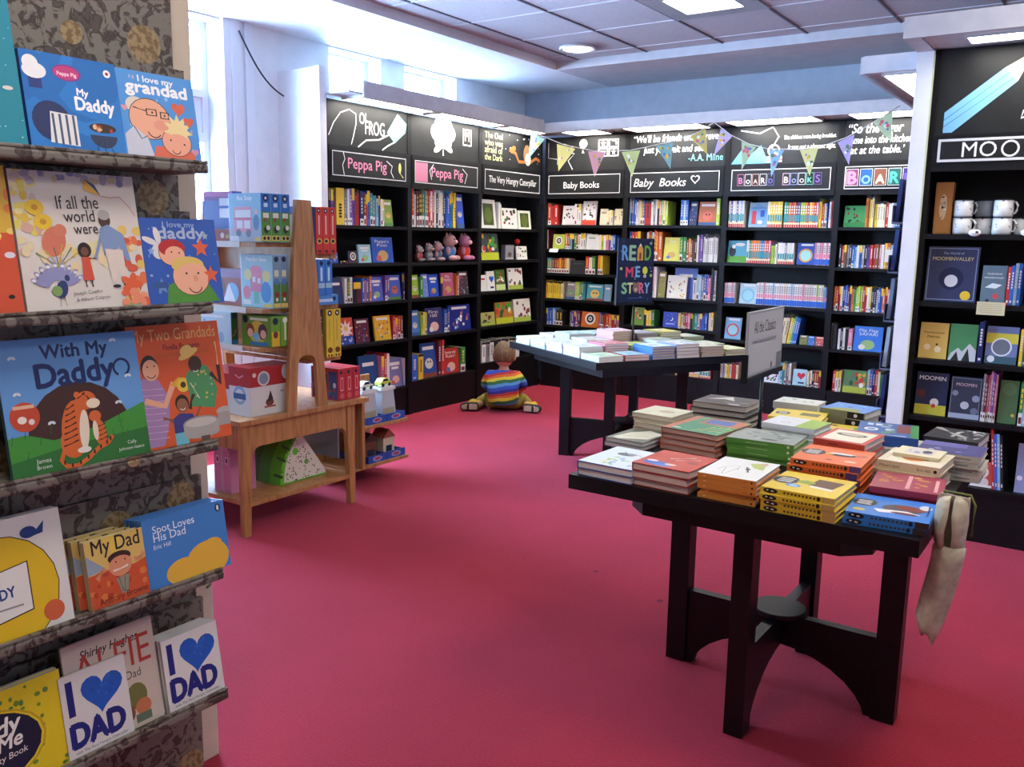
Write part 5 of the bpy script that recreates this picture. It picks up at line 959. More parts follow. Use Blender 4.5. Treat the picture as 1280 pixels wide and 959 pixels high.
# wedge shaped jungle games on the lower shelf
tri = [at('x', -3.6, *p) for p in ((350, 614), (408, 598), (371, 540))]
ya, yb, yc = tri[0].y, tri[1].y, tri[2].y; zc_ = .172
n = 8; hgt = tri[2].z-.172
def edge(t): return (ya+(yc-ya)*t - .035*math.sin(PI*t), hgt*t)
prof = [(ya, 0), (yb, 0), (yb-.012, .03)] + [(yc+.012, hgt), (yc-.012, hgt)] + [edge(1-k/n) for k in range(1, n)]
for i, (w_, c) in enumerate((('green wedge-shaped jungle game, outermost on the low shelf of the oak stand', '#5aa82a'), ('green wedge-shaped game behind the outermost one', '#4a8a2c'), ('dark green wedge-shaped game, innermost on the low shelf', '#3a6a30'))):
    o = MB().prism([(y-yc, z) for y, z in prof], .085, mat(c, .35)).build('wedge_game_box'); o.location = (-3.6-.088*i, yc, .1705); o.rotation_euler = (0, 0, PI/2)
    if i == 0:
        a = Art(1, 1); pts = [(y-yc+.5, z) for y, z in prof]; cx, cz = sum(p[0] for p in pts)/len(pts), sum(p[1] for p in pts)/len(pts)
        a.poly([(cx+(x-cx)*.98+.004, cz+(z-cz)*.96) for x, z in pts], '#68b832'); inner = [(cx+.02+(x-cx)*.9, cz+(z-cz)*.93) for x, z in pts]; a.poly(inner, '#d6cfc0')
        r = random.Random(7)
        for _ in range(150):
            t = r.random(); u = r.random(); x = .5+(ya-yc)+.035+(yb-ya-.05)*u; z = hgt*r.random()
            lo = edge(z/hgt)[0]-yc+.5+.035; hi = .5+(yb-yc)+(yc-yb)*z/hgt-.012
            if lo < x < hi: a.ell(x, z, .006*r.uniform(.6, 1.5), .003, r.choice(['#4a342a', '#5a4034', '#3a3028', '#8a6a50']), r.uniform(0, 3), 7)
        a.ell(.485, .17, .02, .02, '#68b832').ell(.56, .1, .014, .014, '#5aa040')
        for k, ch in enumerate('I SAW IT FIRST!'):
            if ch != ' ': t = .16+.052*k; p = edge(t); a.text(ch, p[0]-yc+.5+.014, p[1], .009, '#1c3a14', bold=.03, rot=1.15-.25*t)
        a.build('front_print', o)
    tag(o, w_, 'game box', 'wedge games on the low shelf')
for i, (px, w_) in enumerate(((288, 'pink house-shaped toy box on the end of the low shelf'),)):
    p = at('y', 2.8, px, 600); W2, H2 = .13, .31
    o = MB().prism([(-W2/2, 0), (W2/2, 0), (W2/2, H2*.68), (0, H2), (-W2/2, H2*.68)], .16, mat('#c07a98', .4)).build('house_box'); o.location = (p.x-.05, 2.79, .1705)
    a = Art(W2, H2); a.rect(.44, .02, .56, .9, '#b0a0a8').scatter(20, .46, .05, .54, .85, .012, ['#e0d8dc', '#7a5a6a'], random.Random(2)).rect(.14, .5, .3, .62, '#d8c8d0').rect(.17, .52, .27, .6, '#2a2a34').rect(.7, .5, .86, .62, '#d8c8d0').rect(.73, .52, .83, .6, '#2a2a34').line([(.02, .68), (.5, .985), (.98, .68)], .03, '#d8b0c0')
    a.build('box_print', o); tag(o, w_, 'toy box')
# trays of little toys on the ledges
def tray(y0, y1, z, words):
    o = MB().box((-.13, 0, 0), (.13, y1-y0, .006), mat('#2a4a98', .4)).box((.122, 0, .006), (.13, y1-y0, .045), mat('#2a4a98', .4)).box((-.13, 0, .006), (-.122, y1-y0, .03), mat('#2a4a98', .4)).box((-.122, 0, .006), (.122, .006, .04), mat('#2a4a98', .4)).box((-.122, y1-y0-.006, .006), (.122, y1-y0, .04), mat('#2a4a98', .4)).build('toy_tray'); o.location = (-3.79, y0, z)
    b = Art(y1-y0, .045); b.ell(.5, .5, .26, .1, '#8a9ad0').ell(.5, .5, .18, .06, '#b03a48'); b.build('tray_print', o, Matrix.Rotation(PI/2, 4, 'Z')).location = (.13, (y1-y0)/2, 0)
    tag(o, words, 'tray', 'blue toy trays'); return o
tray(3.78, 3.94, .3705, 'blue display tray of clear packs, end toward the bench, upper ledge'); tray(3.945, 4.11, .3705, 'blue display tray of clear packs, far end of the upper ledge')
tray(3.78, 3.94, .1305, 'blue display tray of toy houses, end toward the bench, lower ledge'); tray(3.945, 4.11, .1305, 'blue display tray of toy houses, far end of the lower ledge')
CLR = mat('#b8bcc0', .15, .6)
for i, y in enumerate((3.79, 3.955)):
    M = Matrix.Translation((-3.72, y, .378)) @ Matrix.Rotation(PI/2, 4, 'Z')
    o = MB().prism([(0, 0), (.14, 0), (.115, .17), (.02, .17)], .09, CLR, M=M).box((.005, .0, .171), (.135, .09, .19), mat('#d8d8d4', .3), M=M).build('clear_toy_pack'); 
    MB().box((.02, -.003, .02), (.12, -.0005, .06), mat('#a89a78', .6), M=M).build('inner_toy', o)
    tag(o, 'clear plastic toy pack with a white lid, %s on the upper ledge' % ('first' if i == 0 else 'second'), 'toy', 'clear toy packs')
    e = empty('toy_car', (-3.765, y+.07, .569), Z90+.1); c = mat(('#d8dccc', '#c8d060')[i], .25)
    MB().prism([(-.055, .012), (.055, .012), (.055, .03), (.03, .034), (.015, .052), (-.028, .052), (-.045, .034), (-.055, .03)], .05, c, M=Matrix.Translation((0, -.025, 0))).build('car_body', e)
    MB().prism([(-.036, .035), (.022, .035), (.012, .049), (-.026, .049)], .0506, mat('#1c2a3a', .1), M=Matrix.Translation((0, -.0253, 0))).build('car_window', e)
    for sx in (-.033, .033):
        for sy in (-.027, .021): MB().lathe([(0, 0), (.012, 0), (.012, .006), (0, .006)], mat('#16161a', .5), M=Matrix.Translation((sx, sy, .0122)) @ Matrix.Rotation(-PI/2, 4, 'X'), seg=12).build('wheel', e)
    tag(e, ('pale little toy car on the first clear pack', 'yellow-green little toy car on the second clear pack')[i], 'toy car', 'little toy cars')
for i, (y, c) in enumerate(((3.8, '#6a4030'), (3.965, '#c8b89a'))):
    e = empty('toy_house', (-3.77, y+.06, .137), Z90); MB().box((-.05, -.05, 0), (.05, .05, .11), mat(c, .5)).build('house_wall', e)
    MB().prism([(-.058, .1105), (.058, .1105), (0, .165)], .11, mat(('#3a2620', '#8a4a3a')[i], .5), M=Matrix.Translation((0, -.055, 0))).build('roof', e); MB().box((-.025, -.053, .02), (.025, -.0502, .06), mat('#28304a', .3)).build('window', e)
    tag(e, ('small brown toy house on the lower ledge', 'small cream toy house with a red roof on the lower ledge')[i], 'toy house', 'little toy houses')

# ------------------------------------------------------------------ foreground display on the pillar
struct(MB().box((-2.4, -1.9, 0), (-2.03, 1.467, ZT), CREAM, bev=.004).build('wall_pillar'))
e = empty('pillar_display', (-2.03, .75, 0)); tag(e, 'damask-covered display of slim ledges for face-out books on the cream pillar', 'display shelving')
LED = [1.665, 1.322, .969, .62, .279]
for k, z in enumerate(LED):
    MB().box((.002, -.75, z-.022), (.152, .645, z), DAMASK, bev=.006).box((.138, -.75, z), (.15, .645, z+.008), DAMASK, bev=.003).build('ledge', e)
    top = z+.36 if k else z+.9
    zc0, zc1 = z+.0005, (LED[k-1]-.0225 if k else 2.5)
    MB().box((.002, -.75, zc0), (.012, .655, zc1), DAMASK).build('back_panel', e)
    MB().box((.0125, -.75, zc0), (.026, .675 if k != 4 else .665, zc0+(zc1-zc0)*.72 if k else z+.235), DAMASK).build('front_panel', e)
MB().box((.002, -.75, 0), (.012, .655, .256), DAMASK).build('back_panel', e)
MB().tube([(.004, .69, .56), (.012, .7, .55), (.014, .7, .53), (.008, .692, .52)], .004, mat('#8a8a8c', .3, .5, .8)).build('hook', e)
XF = -1.897
def cover(y0, y1, k, h, col, words, art=None, t=.012, n=1, tilt=9, spinecol=None, pages=PAGEW, back=0.0, gap=.001, shift=-.006, name='picture_book', group=None):
    wd = y1-y0; z = LED[k]; th = math.radians(tilt)
    for i in range(n):
        z = LED[k]+.001; x = XF-back-i*(t+gap)/math.cos(th)
        o = make_book(name, wd, h, t, spinecol or col, pages, None, board=.0016 if t > .006 else .001)
        if i == 0 or n > 1:
            a = Art(wd, h); a.rect(0, 0, 1, 1, col); art and art(a); a.build('cover_print', o)
        standing(o, (x, (y0+y1)/2+shift*i, z), Z90, th, t)
        tag(o, words if n == 1 else words + (', front copy' if i == 0 else ', %s copy behind' % ORD[i-1]), 'book', group or 'face-out books on the pillar display')
SK = '#e4a88c'
def daddybbq(a):
    r = random.Random(3); a.scatter(10, .0, .0, 1, 1, .3, ['#1f70bc', '#2478c4', '#1c6ab4'], r)
    a.ell(.46, .82, .15, .085, '#7a3a8a').ell(.46, .82, .135, .07, '#b83a78').text('Peppa Pig', .46, .79, .2, '#f0c8d8', bold=.03).text('My', .6, .6, .12, '#f0f2f4', bold=.03, rot=-.05).text('Daddy', .72, .45, .42, '#f0f2f4', bold=.035, hs=1.15)
    a.ell(.9, .88, .04, .04, '#f0f0f0').ell(.9, .88, .018, .018, '#b82a2a')
    a.ell(.1, .87, .08, .08, '#e4e4e8').rect(.06, .62, .19, .76, '#2a3a78').ell(.13, .8, .12, .08, '#e4e4e8').ell(.24, .3, .2, .2, '#23305e').poly([(.2, .08), (.23, .4), (.5, .38), (.5, .06)], '#dcdce0')
    for k in range(4): a.rect(.24+.07*k, .07, .265+.07*k, .38, '#4a5870')
    a.ell(.77, .28, .15, .05, '#3a2a28').ell(.77, .2, .15, .13, '#2c3a58', 0, 20, PI, 2*PI).scatter(6, .66, .26, .88, .3, .022, ['#c8803a', '#d8b89a', '#a8402a'], r)
    for x in (.68, .77, .86): a.line([(.77+(x-.77)*.6, .14), (x, .02)], .012, '#1c2c50')
cover(.978, 1.19, 0, .205, '#2a7cc8', 'bright blue picture book with a barbecue, top ledge', daddybbq, .012, 3, spinecol='#23407c', shift=-.008)
def grandad(a):
    a.scatter(16, .05, .05, .95, .95, .02, ['#8ab8e4', '#b8a0c8'], random.Random(5)).text('I love my', .5, .885, .46, '#eef2f6', bold=.02, hs=.8).text('grandad', .5, .755, .8, '#eef2f6', bold=.03, hs=.75)
    a.ell(.2, .6, .13, .1, '#d8d0c4').ell(.36, .46, .27, .24, DK).ell(.36, .46, .262, .232, SK).ell(.17, .46, .06, .07, SK).ell(.5, .4, .1, .06, '#e09a84').rect(.32, .5, .46, .58, DK).rect(.335, .51, .445, .57, SK).rect(.5, .48, .62, .56, DK).rect(.515, .49, .605, .55, SK).line([(.16, .58), (.33, .55)], .014, DK).ell(.4, .54, .012, .012, DK).ell(.56, .52, .012, .012, DK).arc(.4, .34, .09, PI*1.1, PI*1.8, .012, DK)
    a.poly([(.02, .02), (.02, .26), (.14, .36), (.3, .24), (.36, .02)], '#c4c8d8').line([(.14, .36), (.22, .22), (.3, .26)], .01, DK)
    a.poly([(.34, .02), (.4, .16), (.9, .12), (.92, .02)], '#d86a50').ell(.68, .22, .2, .17, DK).ell(.68, .22, .193, .163, '#e8a48a').star(.72, .36, .2, '#e8d49a', 11, .6).ell(.7, .2, .17, .12, '#e8a48a').ell(.6, .24, .012, .012, DK).ell(.78, .2, .012, .012, DK).arc(.66, .14, .06, PI*1.1, PI*1.9, .01, DK)
    a.heart(.76, .62, .09, '#d8664a').heart(.88, .48, .07, '#d8664a').heart(.05, .56, .04, '#d89ab0').heart(.92, .12, .05, '#c890b0')
cover(1.192, 1.392, 0, .2, '#4f94d8', 'light blue picture book of an old man hugging a child, top ledge', grandad, .016, 1, name='board_book', back=.002)
cover(.76, .972, 0, .37, '#1f8298', 'tall teal speckled book at the frame edge of the top ledge', lambda a: a.scatter(60, .05, .05, .98, .98, .006, ['#bcd8dc', '#8ac0c8', '#e0e8e8'], random.Random(2)).ell(.8, .9, .05, .03, '#dfe8e8').ell(.88, .32, .05, .02, '#d8d0cc').ell(.75, .33, .03, .015, '#c8502a'), .012, back=.001)
def world(a):
    a.rect(0, 0, 1, 1, '#d2ccc4'); r = random.Random(14)
    a.scatter(34, .0, .55, .16, .98, .035, ['#d8c860', '#e0d49a', '#c8b8b0', '#d8b84a'], r).scatter(22, .1, .92, .9, 1, .03, ['#8a8cb0', '#a8a0b0', '#c8b890'], r).scatter(30, .82, .05, .98, .62, .04, ['#d8744a', '#e09a7a', '#d8b860', '#c85a40'], r).scatter(26, .3, .3, .95, .5, .03, ['#e0cc80', '#dcc8a0', '#d8d0a0'], r).scatter(20, .02, .35, .3, .6, .04, ['#b8b4c8', '#d8c8a0', '#c8a090'], r)
    for x, y in ((.16, .74), (.21, .64)): a.ell(x, y, .07, .06, '#dcb830').ell(x, y, .025, .022, '#b8862a')
    a.text('If all the', .5, .74, .34, '#24242a', rot=.04, hs=1.35).text('world', .5, .645, .25, '#24242a', rot=.05, hs=1.25).text('were...', .57, .56, .26, '#24242a', rot=.05, hs=1.25)
    a.poly([(.56, .88), (.58, .96), (.66, .92), (.7, .84)], '#d8a83a').poly([(.58, .96), (.66, .92), (.7, .84), (.64, .9)], '#3a4a8a').line([(.7, .84), (.78, .83), (.86, .84), (.94, .76), (.97, .7)], .005, '#c86a70')
    a.ell(.27, .5, .09, .12, '#c8705a', -.4).ell(.33, .58, .05, .05, '#c8785f')
    for k in range(6): a.line([(.28, .32), (.12+.07*k, .48-.02*abs(k-3))], .012, ['#6a8a5a', '#c8b04a'][k % 2])
    for k in range(9):
        t = .5+.28*k; c, s = math.cos(t), math.sin(t); a.ell(.26+.15*c, .16+.13*s, .075, .022, '#8a8cb8', t); a.ell(.26+.2*c, .16+.17*s, .016, .012, '#d8d8e0')
    a.ell(.28, .16, .045, .07, '#2c3a6a', -.3).ell(.33, .24, .02, .025, '#2c3a6a').ell(.24, .15, .04, .04, '#7a9a5a').line([(.26, .1), (.25, .04)], .006, '#8a6a50').line([(.29, .1), (.3, .04)], .006, '#8a6a50')
    a.ell(.7, .66, .05, .055, '#4a342c').ell(.7, .7, .05, .04, '#a8a4a0').poly([(.66, .4), (.65, .6), (.72, .63), (.84, .56), (.88, .36), (.84, .36), (.8, .46)], '#7a90b8').poly([(.67, .45), (.7, .2), (.74, .2), (.76, .36), (.79, .2), (.83, .2), (.82, .44)], '#d8ccc0').ell(.73, .17, .035, .014, '#24242a').ell(.82, .18, .03, .014, '#24242a').line([(.66, .56), (.6, .42), (.58, .38)], .025, '#7a90b8')
    a.ell(.5, .44, .055, .06, '#2a1c18').ell(.5, .43, .032, .035, '#6a4434').poly([(.46, .22), (.47, .39), (.53, .39), (.55, .22)], '#c8503c').line([(.48, .22), (.48, .17)], .014, '#5a3a2c').line([(.53, .22), (.53, .17)], .014, '#5a3a2c').line([(.53, .38), (.58, .38)], .012, '#5a3a2c')
    for k in range(5): a.ell(.86+.05*math.cos(k*1.257), .18+.045*math.sin(k*1.257), .05, .03, '#d8603a', k*1.257)
    a.scatter(8, .72, .02, .98, .12, .04, ['#d8603a', '#e08a6a', '#8a9a5a'], r)
    a.text('Joseph Coelho', .48, .12, .24, '#5a5a58', rot=.06).text('& Allison Colpoys', .52, .075, .28, '#5a5a58', rot=.06)
cover(.945, 1.23, 1, .305, '#d2ccc4', 'cream picture book of a man and a girl among flowers, second ledge', world, .01, spinecol='#c8c0b8')
def ldaddy(a):
    a.scatter(26, .05, .1, .95, .95, .014, ['#6a8ac8', '#8aa4d0'], random.Random(4)).text('I love my', .5, .9, .42, '#90a8d0', bold=.015, hs=.8).text('daddy', .52, .77, .62, '#a8b6d0', bold=.02, hs=.7)
    a.ell(.1, .74, .1, .035, '#d8d4d4', -.4).ell(.2, .8, .04, .1, '#d8d4d4', .2).ell(.2, .62, .09, .09, '#d8d4d4').ell(.36, .6, .17, .15, DK).ell(.36, .6, .163, .143, SK).ell(.37, .66, .175, .1, '#b02c2c').ell(.4, .58, .13, .1, SK).ell(.36, .61, .01, .01, DK).ell(.46, .6, .01, .01, DK)
    a.poly([(.22, .02), (.26, .22), (.4, .3), (.8, .24), (.94, .02)], '#4f8a34').ell(.58, .32, .25, .22, DK).ell(.58, .32, .243, .213, SK).ell(.55, .46, .22, .1, '#d8b868').ell(.6, .36, .19, .12, SK).ell(.52, .36, .014, .014, DK).ell(.68, .36, .014, .014, DK).ell(.64, .3, .03, .04, '#d89878').arc(.62, .22, .09, PI*1.1, PI*1.9, .012, DK)
    for x, y, q, c in ((.76, .66, .12, '#d8603c'), (.86, .34, .11, '#d8603c'), (.1, .62, .05, '#8aa4d0'), (.84, .8, .05, '#9ab0b8'), (.18, .22, .1, '#6a88c0')): a.star(x, y, q, c)
    a.rect(.06, .2, .26, .27, '#34558f')
cover(1.232, 1.442, 1, .21, '#2f58ac', 'dark blue starry picture book of a man with a child on his back, second ledge', ldaddy, .015, name='board_book', back=.001)
cover(.72, .94, 1, .31, '#c85030', 'orange and yellow book at the frame edge of the second ledge', lambda a: a.rect(0, .55, 1, 1, '#d0a83a').scatter(12, .5, .5, 1, .95, .05, ['#d87a3a', '#e0c86a'], random.Random(3)).ell(.94, .4, .05, .03, '#d8d0d8').ell(.9, .12, .03, .02, DK), .012, back=.001)
def tiger(a):
    a.rect(0, .0, 1, 1, '#5f93cc').ell(.5, .26, .37, .36, '#3f2620'); r = random.Random(6)
    a.poly([(0, 0), (0, .3), (.12, .31), (.3, .24), (.5, .26), (.7, .32), (.98, .42), (1, .42), (1, 0)], '#3f8a34').poly([(0, 0), (0, .12), (.4, .18), (1, .22), (1, 0)], '#2c6a2e')
    for k in range(16): x = r.uniform(.02, .98); y = r.uniform(.08, .34); a.line([(x, y), (x+.012, y+.06)], .007, '#2a5a28')
    a.text('With My', .53, .845, .48, '#1c2a5c', bold=.025).text('Daddy', .52, .64, .56, '#1c2a5c', bold=.03, hs=1.05, rot=.02).arc(.86, .72, .06, -1.2, 4.2, .018, '#1c2a5c')
    a.ell(.13, .44, .1, .1, '#b8482c').rect(.06, .5, .2, .525, '#d8b090').ell(.11, .42, .03, .025, '#e0d8d0').ell(.17, .4, .02, .02, '#d8d0c8')
    a.ell(.46, .3, .1, .2, '#c8622c', -.12).ell(.43, .2, .09, .11, '#c8622c').ell(.56, .5, .075, .065, '#c8622c').ell(.61, .47, .05, .035, '#e0d0b8').ell(.5, .55, .022, .022, '#c8622c').ell(.52, .28, .035, .14, '#dcd0bc', -.1)
    for k in range(7): y = .18+.045*k; a.line([(.36+.008*k, y), (.47, y+.03)], .012, '#3a1c14')
    a.line([(.5, .52), (.56, .56)], .01, '#3a1c14').line([(.54, .56), (.58, .52)], .008, '#3a1c14').ell(.58, .51, .008, .008, DK)
    a.ell(.63, .24, .045, .1, '#c8622c', .1).ell(.61, .37, .045, .04, '#c8622c').ell(.6, .26, .02, .07, '#dcd0bc')
    for k in range(4): a.line([(.62, .18+.035*k), (.68, .2+.035*k)], .009, '#3a1c14')
    a.line([(.36, .15), (.33, .08), (.36, .03), (.44, .02), (.52, .06), (.6, .12), (.68, .15), (.72, .2)], .03, '#c8622c')
    for k in range(8): x, y = [(.35, .06), (.4, .03), (.46, .04), (.52, .07), (.57, .1), (.62, .13), (.67, .155), (.7, .18)][k]; a.ell(x, y, .007, .017, '#3a1c14')
    a.ell(.5, .13, .05, .022, '#e0d8cc')
    for x, y in ((.8, .44), (.3, .36), (.1, .86), (.82, .93), (.9, .64), (.1, .6)): a.ell(x-.012, y+.01, .016, .01, '#c8d4dc', .6).ell(x+.012, y+.01, .016, .01, '#c8d4dc', -.6)
    a.text('James', .21, .09, .1, '#d8dcd0').text('Brown', .21, .045, .1, '#d8dcd0').text('Cally', .86, .11, .07, '#d8dcd0').text('Johnson-Isaacs', .85, .065, .2, '#d8dcd0')
cover(.89, 1.213, 2, .298, '#5f93cc', 'blue picture book of two tigers before a dark cave, third ledge', tiger, .012, spinecol='#3a6a70')
def grandads(a):
    a.text('My Two Grandads', .5, .87, .92, '#d0a86a', hs=1.3).text('Floella Benjamin', .56, .79, .4, '#6a1c2c', bold=.02, hs=1.2).text('Illustrated by Margaret Chamberlain', .56, .74, .6, '#9a5a2a')
    a.poly([(.0, .02), (.0, .5), (.1, .58), (.26, .56), (.36, .4), (.32, .2), (.24, .02)], '#9a7aa4')
    for k in range(9): a.line([(.01, .1+.05*k), (.3, .08+.05*k)], .008, '#c0a0c0')
    a.ell(.19, .66, .09, .12, '#2c2420').ell(.2, .64, .085, .1, '#d8a080').arc(.2, .62, .05, PI*1.15, PI*1.85, .008, DK).ell(.17, .67, .008, .008, DK).ell(.24, .67, .008, .008, DK).line([(.1, .4), (.3, .34), (.42, .52)], .06, '#d8a080').poly([(.38, .5), (.5, .46), (.56, .52), (.48, .56)], '#d0a030').ell(.52, .49, .07, .07, '#d8b848').ell(.52, .49, .03, .03, '#4a3418')
    a.poly([(.58, .3), (.56, .56), (.68, .66), (.82, .62), (.9, .42), (.84, .26)], '#4a8a5a').scatter(14, .6, .34, .84, .6, .012, ['#8ab48a', '#c8a85a'], random.Random(3)).ell(.68, .65, .075, .08, '#3f2a22').ell(.62, .74, .12, .035, '#d8b868', .4).ell(.6, .77, .07, .05, '#d8b868', .4).arc(.68, .61, .03, PI*1.15, PI*1.85, .008, '#e8e0d8').line([(.84, .56), (.94, .46), (.94, .62)], .05, '#3f2a22').line([(.94, .62), (.94, .82)], .016, '#d8c090').line([(.62, .4), (.56, .28)], .04, '#3f2a22').line([(.6, .5), (.68, .36)], .008, '#e0d8c8')
    a.ell(.48, .34, .075, .085, '#2a1c18').ell(.48, .32, .062, .07, '#8a5a40').arc(.48, .31, .03, PI*1.15, PI*1.85, .008, '#e8e0d8').poly([(.36, .08), (.36, .22), (.44, .26), (.58, .24), (.62, .14), (.6, .06)], '#3a3a78').line([(.36, .2), (.26, .24)], .035, '#8a5a40').line([(.6, .2), (.68, .3)], .03, '#8a5a40').poly([(.36, .0), (.36, .1), (.5, .1), (.5, .0)], '#6ab0c0')
    a.ell(.66, .16, .2, .06, '#8a8480').rect(.46, .06, .86, .16, '#a09a94').ell(.66, .16, .18, .045, '#b8b2ac').ell(.95, .22, .1, .045, '#a8a29c').rect(.86, .1, 1, .21, '#98928c').ell(.66, .06, .2, .04, '#a09a94').rect(.64, .0, .74, .04, '#5a4a40')
cover(1.2, 1.462, 2, .305, '#c8562c', 'orange picture book of musicians with steel drums, third ledge', grandads, .01, back=.016)
def yellowm(a):
    a.ell(.42, .38, .5, .5, DK).ell(.42, .38, .492, .492, '#d8b41c').poly([(.0, .1), (.0, .52), (.68, .62), (.68, .2)], DK).poly([(.0, .11), (.0, .51), (.67, .61), (.67, .21)], '#dcdad6').text('MY DADDY', .3, .34, .5, '#1c3a78', bold=.03, rot=.06, hs=1.3).rect(.25, .26, .6, .275, '#8a8a90')
    a.ell(.84, .14, .09, .09, '#c8603a').poly([(.66, .84), (.74, .88), (.78, .85), (.86, .92), (.84, .82), (.76, .81)], '#1c3a78').ell(.72, .85, .07, .05, '#1c3a78')
cover(.74, 1.0, 3, .262, '#d6d4d0', 'white book with a big yellow disc, fourth ledge', yellowm, .008, 3, spinecol='#cfcdc8', shift=-.002)
def mydad(a):
    r = random.Random(5); a.rect(0, 0, 1, 1, '#c8622e').rect(0, .5, 1, 1, '#cfae60').poly([(.0, .5), (.0, .8), (.3, .55)], '#8a98a8').poly([(.3, 1), (.5, .6), (.62, 1)], '#d8b850').poly([(.0, .0), (.0, .48), (.2, .52), (.8, .5), (1, .55), (1, 0)], '#c0502a').scatter(16, .02, .05, .98, .5, .05, ['#a83a20', '#d0763a', '#8a3a24'], r)
    a.text('My Dad', .52, .78, .82, '#1c1a18', bold=.01, hs=1.25).ell(.55, .55, .2, .19, '#d08a68').ell(.55, .66, .2, .1, '#3a1f18').ell(.56, .57, .19, .12, '#d08a68').ell(.48, .6, .014, .014, DK).ell(.64, .61, .014, .014, DK).line([(.42, .48), (.68, .51)], .035, '#e0d8d0').poly([(.45, .36), (.52, .12), (.62, .12), (.68, .38)], '#8a8a7a').line([(.5, .36), (.55, .14)], .012, '#4a4a44').line([(.6, .36), (.57, .14)], .012, '#4a4a44').line([(.3, .55), (.14, .42)], .09, '#d08a68').line([(.8, .56), (.98, .62)], .09, '#d08a68')
    a.text('Anthony Browne', .55, .05, .84, '#4a1a14', hs=1.3, rot=.02)
cover(1.044, 1.192, 3, .163, '#c8622e', 'small orange book of a man in dressing gown, fourth ledge', mydad, .02, 3, spinecol='#cfc49a', pages=PAGES, shift=-.016, name='board_book', gap=.004)
def yellowdog(a):
    a.text('Spot Loves', .36, .78, .5, '#dfe4ec').text('His Dad', .3, .66, .38, '#dfe4ec').text('Eric Hill', .2, .56, .2, '#dfe4ec').ell(.92, .9, .035, .045, '#20263a').ell(.92, .9, .015, .03, '#dfe4ec')
    a.ell(.72, .2, .27, .2, '#d8a83a').ell(.42, .14, .22, .14, '#d8a83a').ell(.62, .1, .3, .12, '#d8a83a').ell(.8, .38, .12, .08, '#d8a83a')
cover(1.193, 1.432, 3, .178, '#3f78bc', 'blue picture book with yellow rounded shapes, fourth ledge', yellowdog, .007, 6, spinecol='#5a92cc', shift=-.003)
def activity(a):
    a.scatter(40, .03, .03, .97, .97, .022, ['#5a7a3a', '#6a8a2a'], random.Random(8)).ell(.3, .45, .52, .34, '#b89a1c').ell(.3, .45, .5, .325, '#d8c020').ell(.3, .45, .48, .31, '#191a34').text('Daddy', .32, .56, .62, '#e4e0d8', bold=.02, shear=.25, rot=.08).text('and Me', .34, .42, .6, '#e4e0d8', bold=.02, shear=.25, rot=.08).text('An Activity Book', .36, .32, .6, '#e4e0d8', shear=.2, rot=.08).text('ALICE MELVIN', .3, .84, .5, '#7a6a1c', rot=.06) if False else a.scatter(40, .03, .03, .97, .97, .022, ['#5a7a3a', '#6a8a2a'], random.Random(8)).ell(.3, .45, .52, .34, '#b89a1c').ell(.3, .45, .5, .325, '#d8c020').ell(.3, .45, .48, .31, '#191a34').text('Daddy', .34, .54, .58, '#e4e0d8', bold=.02, shear=.25, rot=.08).text('and Me', .36, .4, .52, '#e4e0d8', bold=.02, shear=.25, rot=.08).text('An Activity Book', .38, .3, .54, '#e4e0d8', shear=.2, rot=.08)
cover(.715, .972, 4, .222, '#d8c020', 'yellow activity book with a navy oval, lowest ledge', activity, .012, 2, spinecol='#9aa0a4', back=-.0, shift=.0)
def iheart(a):
    a.rect(.08, .5, .18, .92, '#1c2470').heart(.6, .68, .32, '#1f55b0', -.12).scatter(10, .4, .55, .8, .85, .03, ['#2a62bc', '#1b4ea6'], random.Random(6)).text('DAD', .48, .13, .8, '#1c2470', bold=.06, hs=1.25).text('with The Very Hungry Caterpillar', .5, .05, .8, '#3a3a4a')
def alfie(a):
    a.rect(0, 0, 1, 1, '#beb2a4').text('Shirley Hughes', .5, .83, .64, '#1c1a1c', shear=.25, hs=1.2, bold=.01, rot=.0).text('ALFIE', .52, .6, .84, '#a83a30', hs=1.25, bold=-.005).text('and Dad', .62, .48, .36, '#3a4048', hs=1.2).ell(.72, .3, .12, .14, '#6a6a3a').ell(.78, .18, .09, .09, '#b8704a').rect(.68, .04, .86, .12, '#5a6a58').ell(.6, .16, .08, .1, '#7a4a34')
cover(.965, 1.128, 4, .2, '#d0cecb', 'white book with a blue heart, overlapping the cream one, lowest ledge', iheart, .008, 1, back=-.003, name='board_book')
cover(.985, 1.218, 4, .262, '#beb2a4', 'large cream picture book lettered in red behind the white one, lowest ledge', alfie, .008, 1, back=.008)
cover(1.228, 1.395, 4, .19, '#d0cecb', 'white blue-heart book at the end of lowest ledge', iheart, .009, 5, spinecol='#c4c2be', back=-.002, shift=-.003, name='board_book')

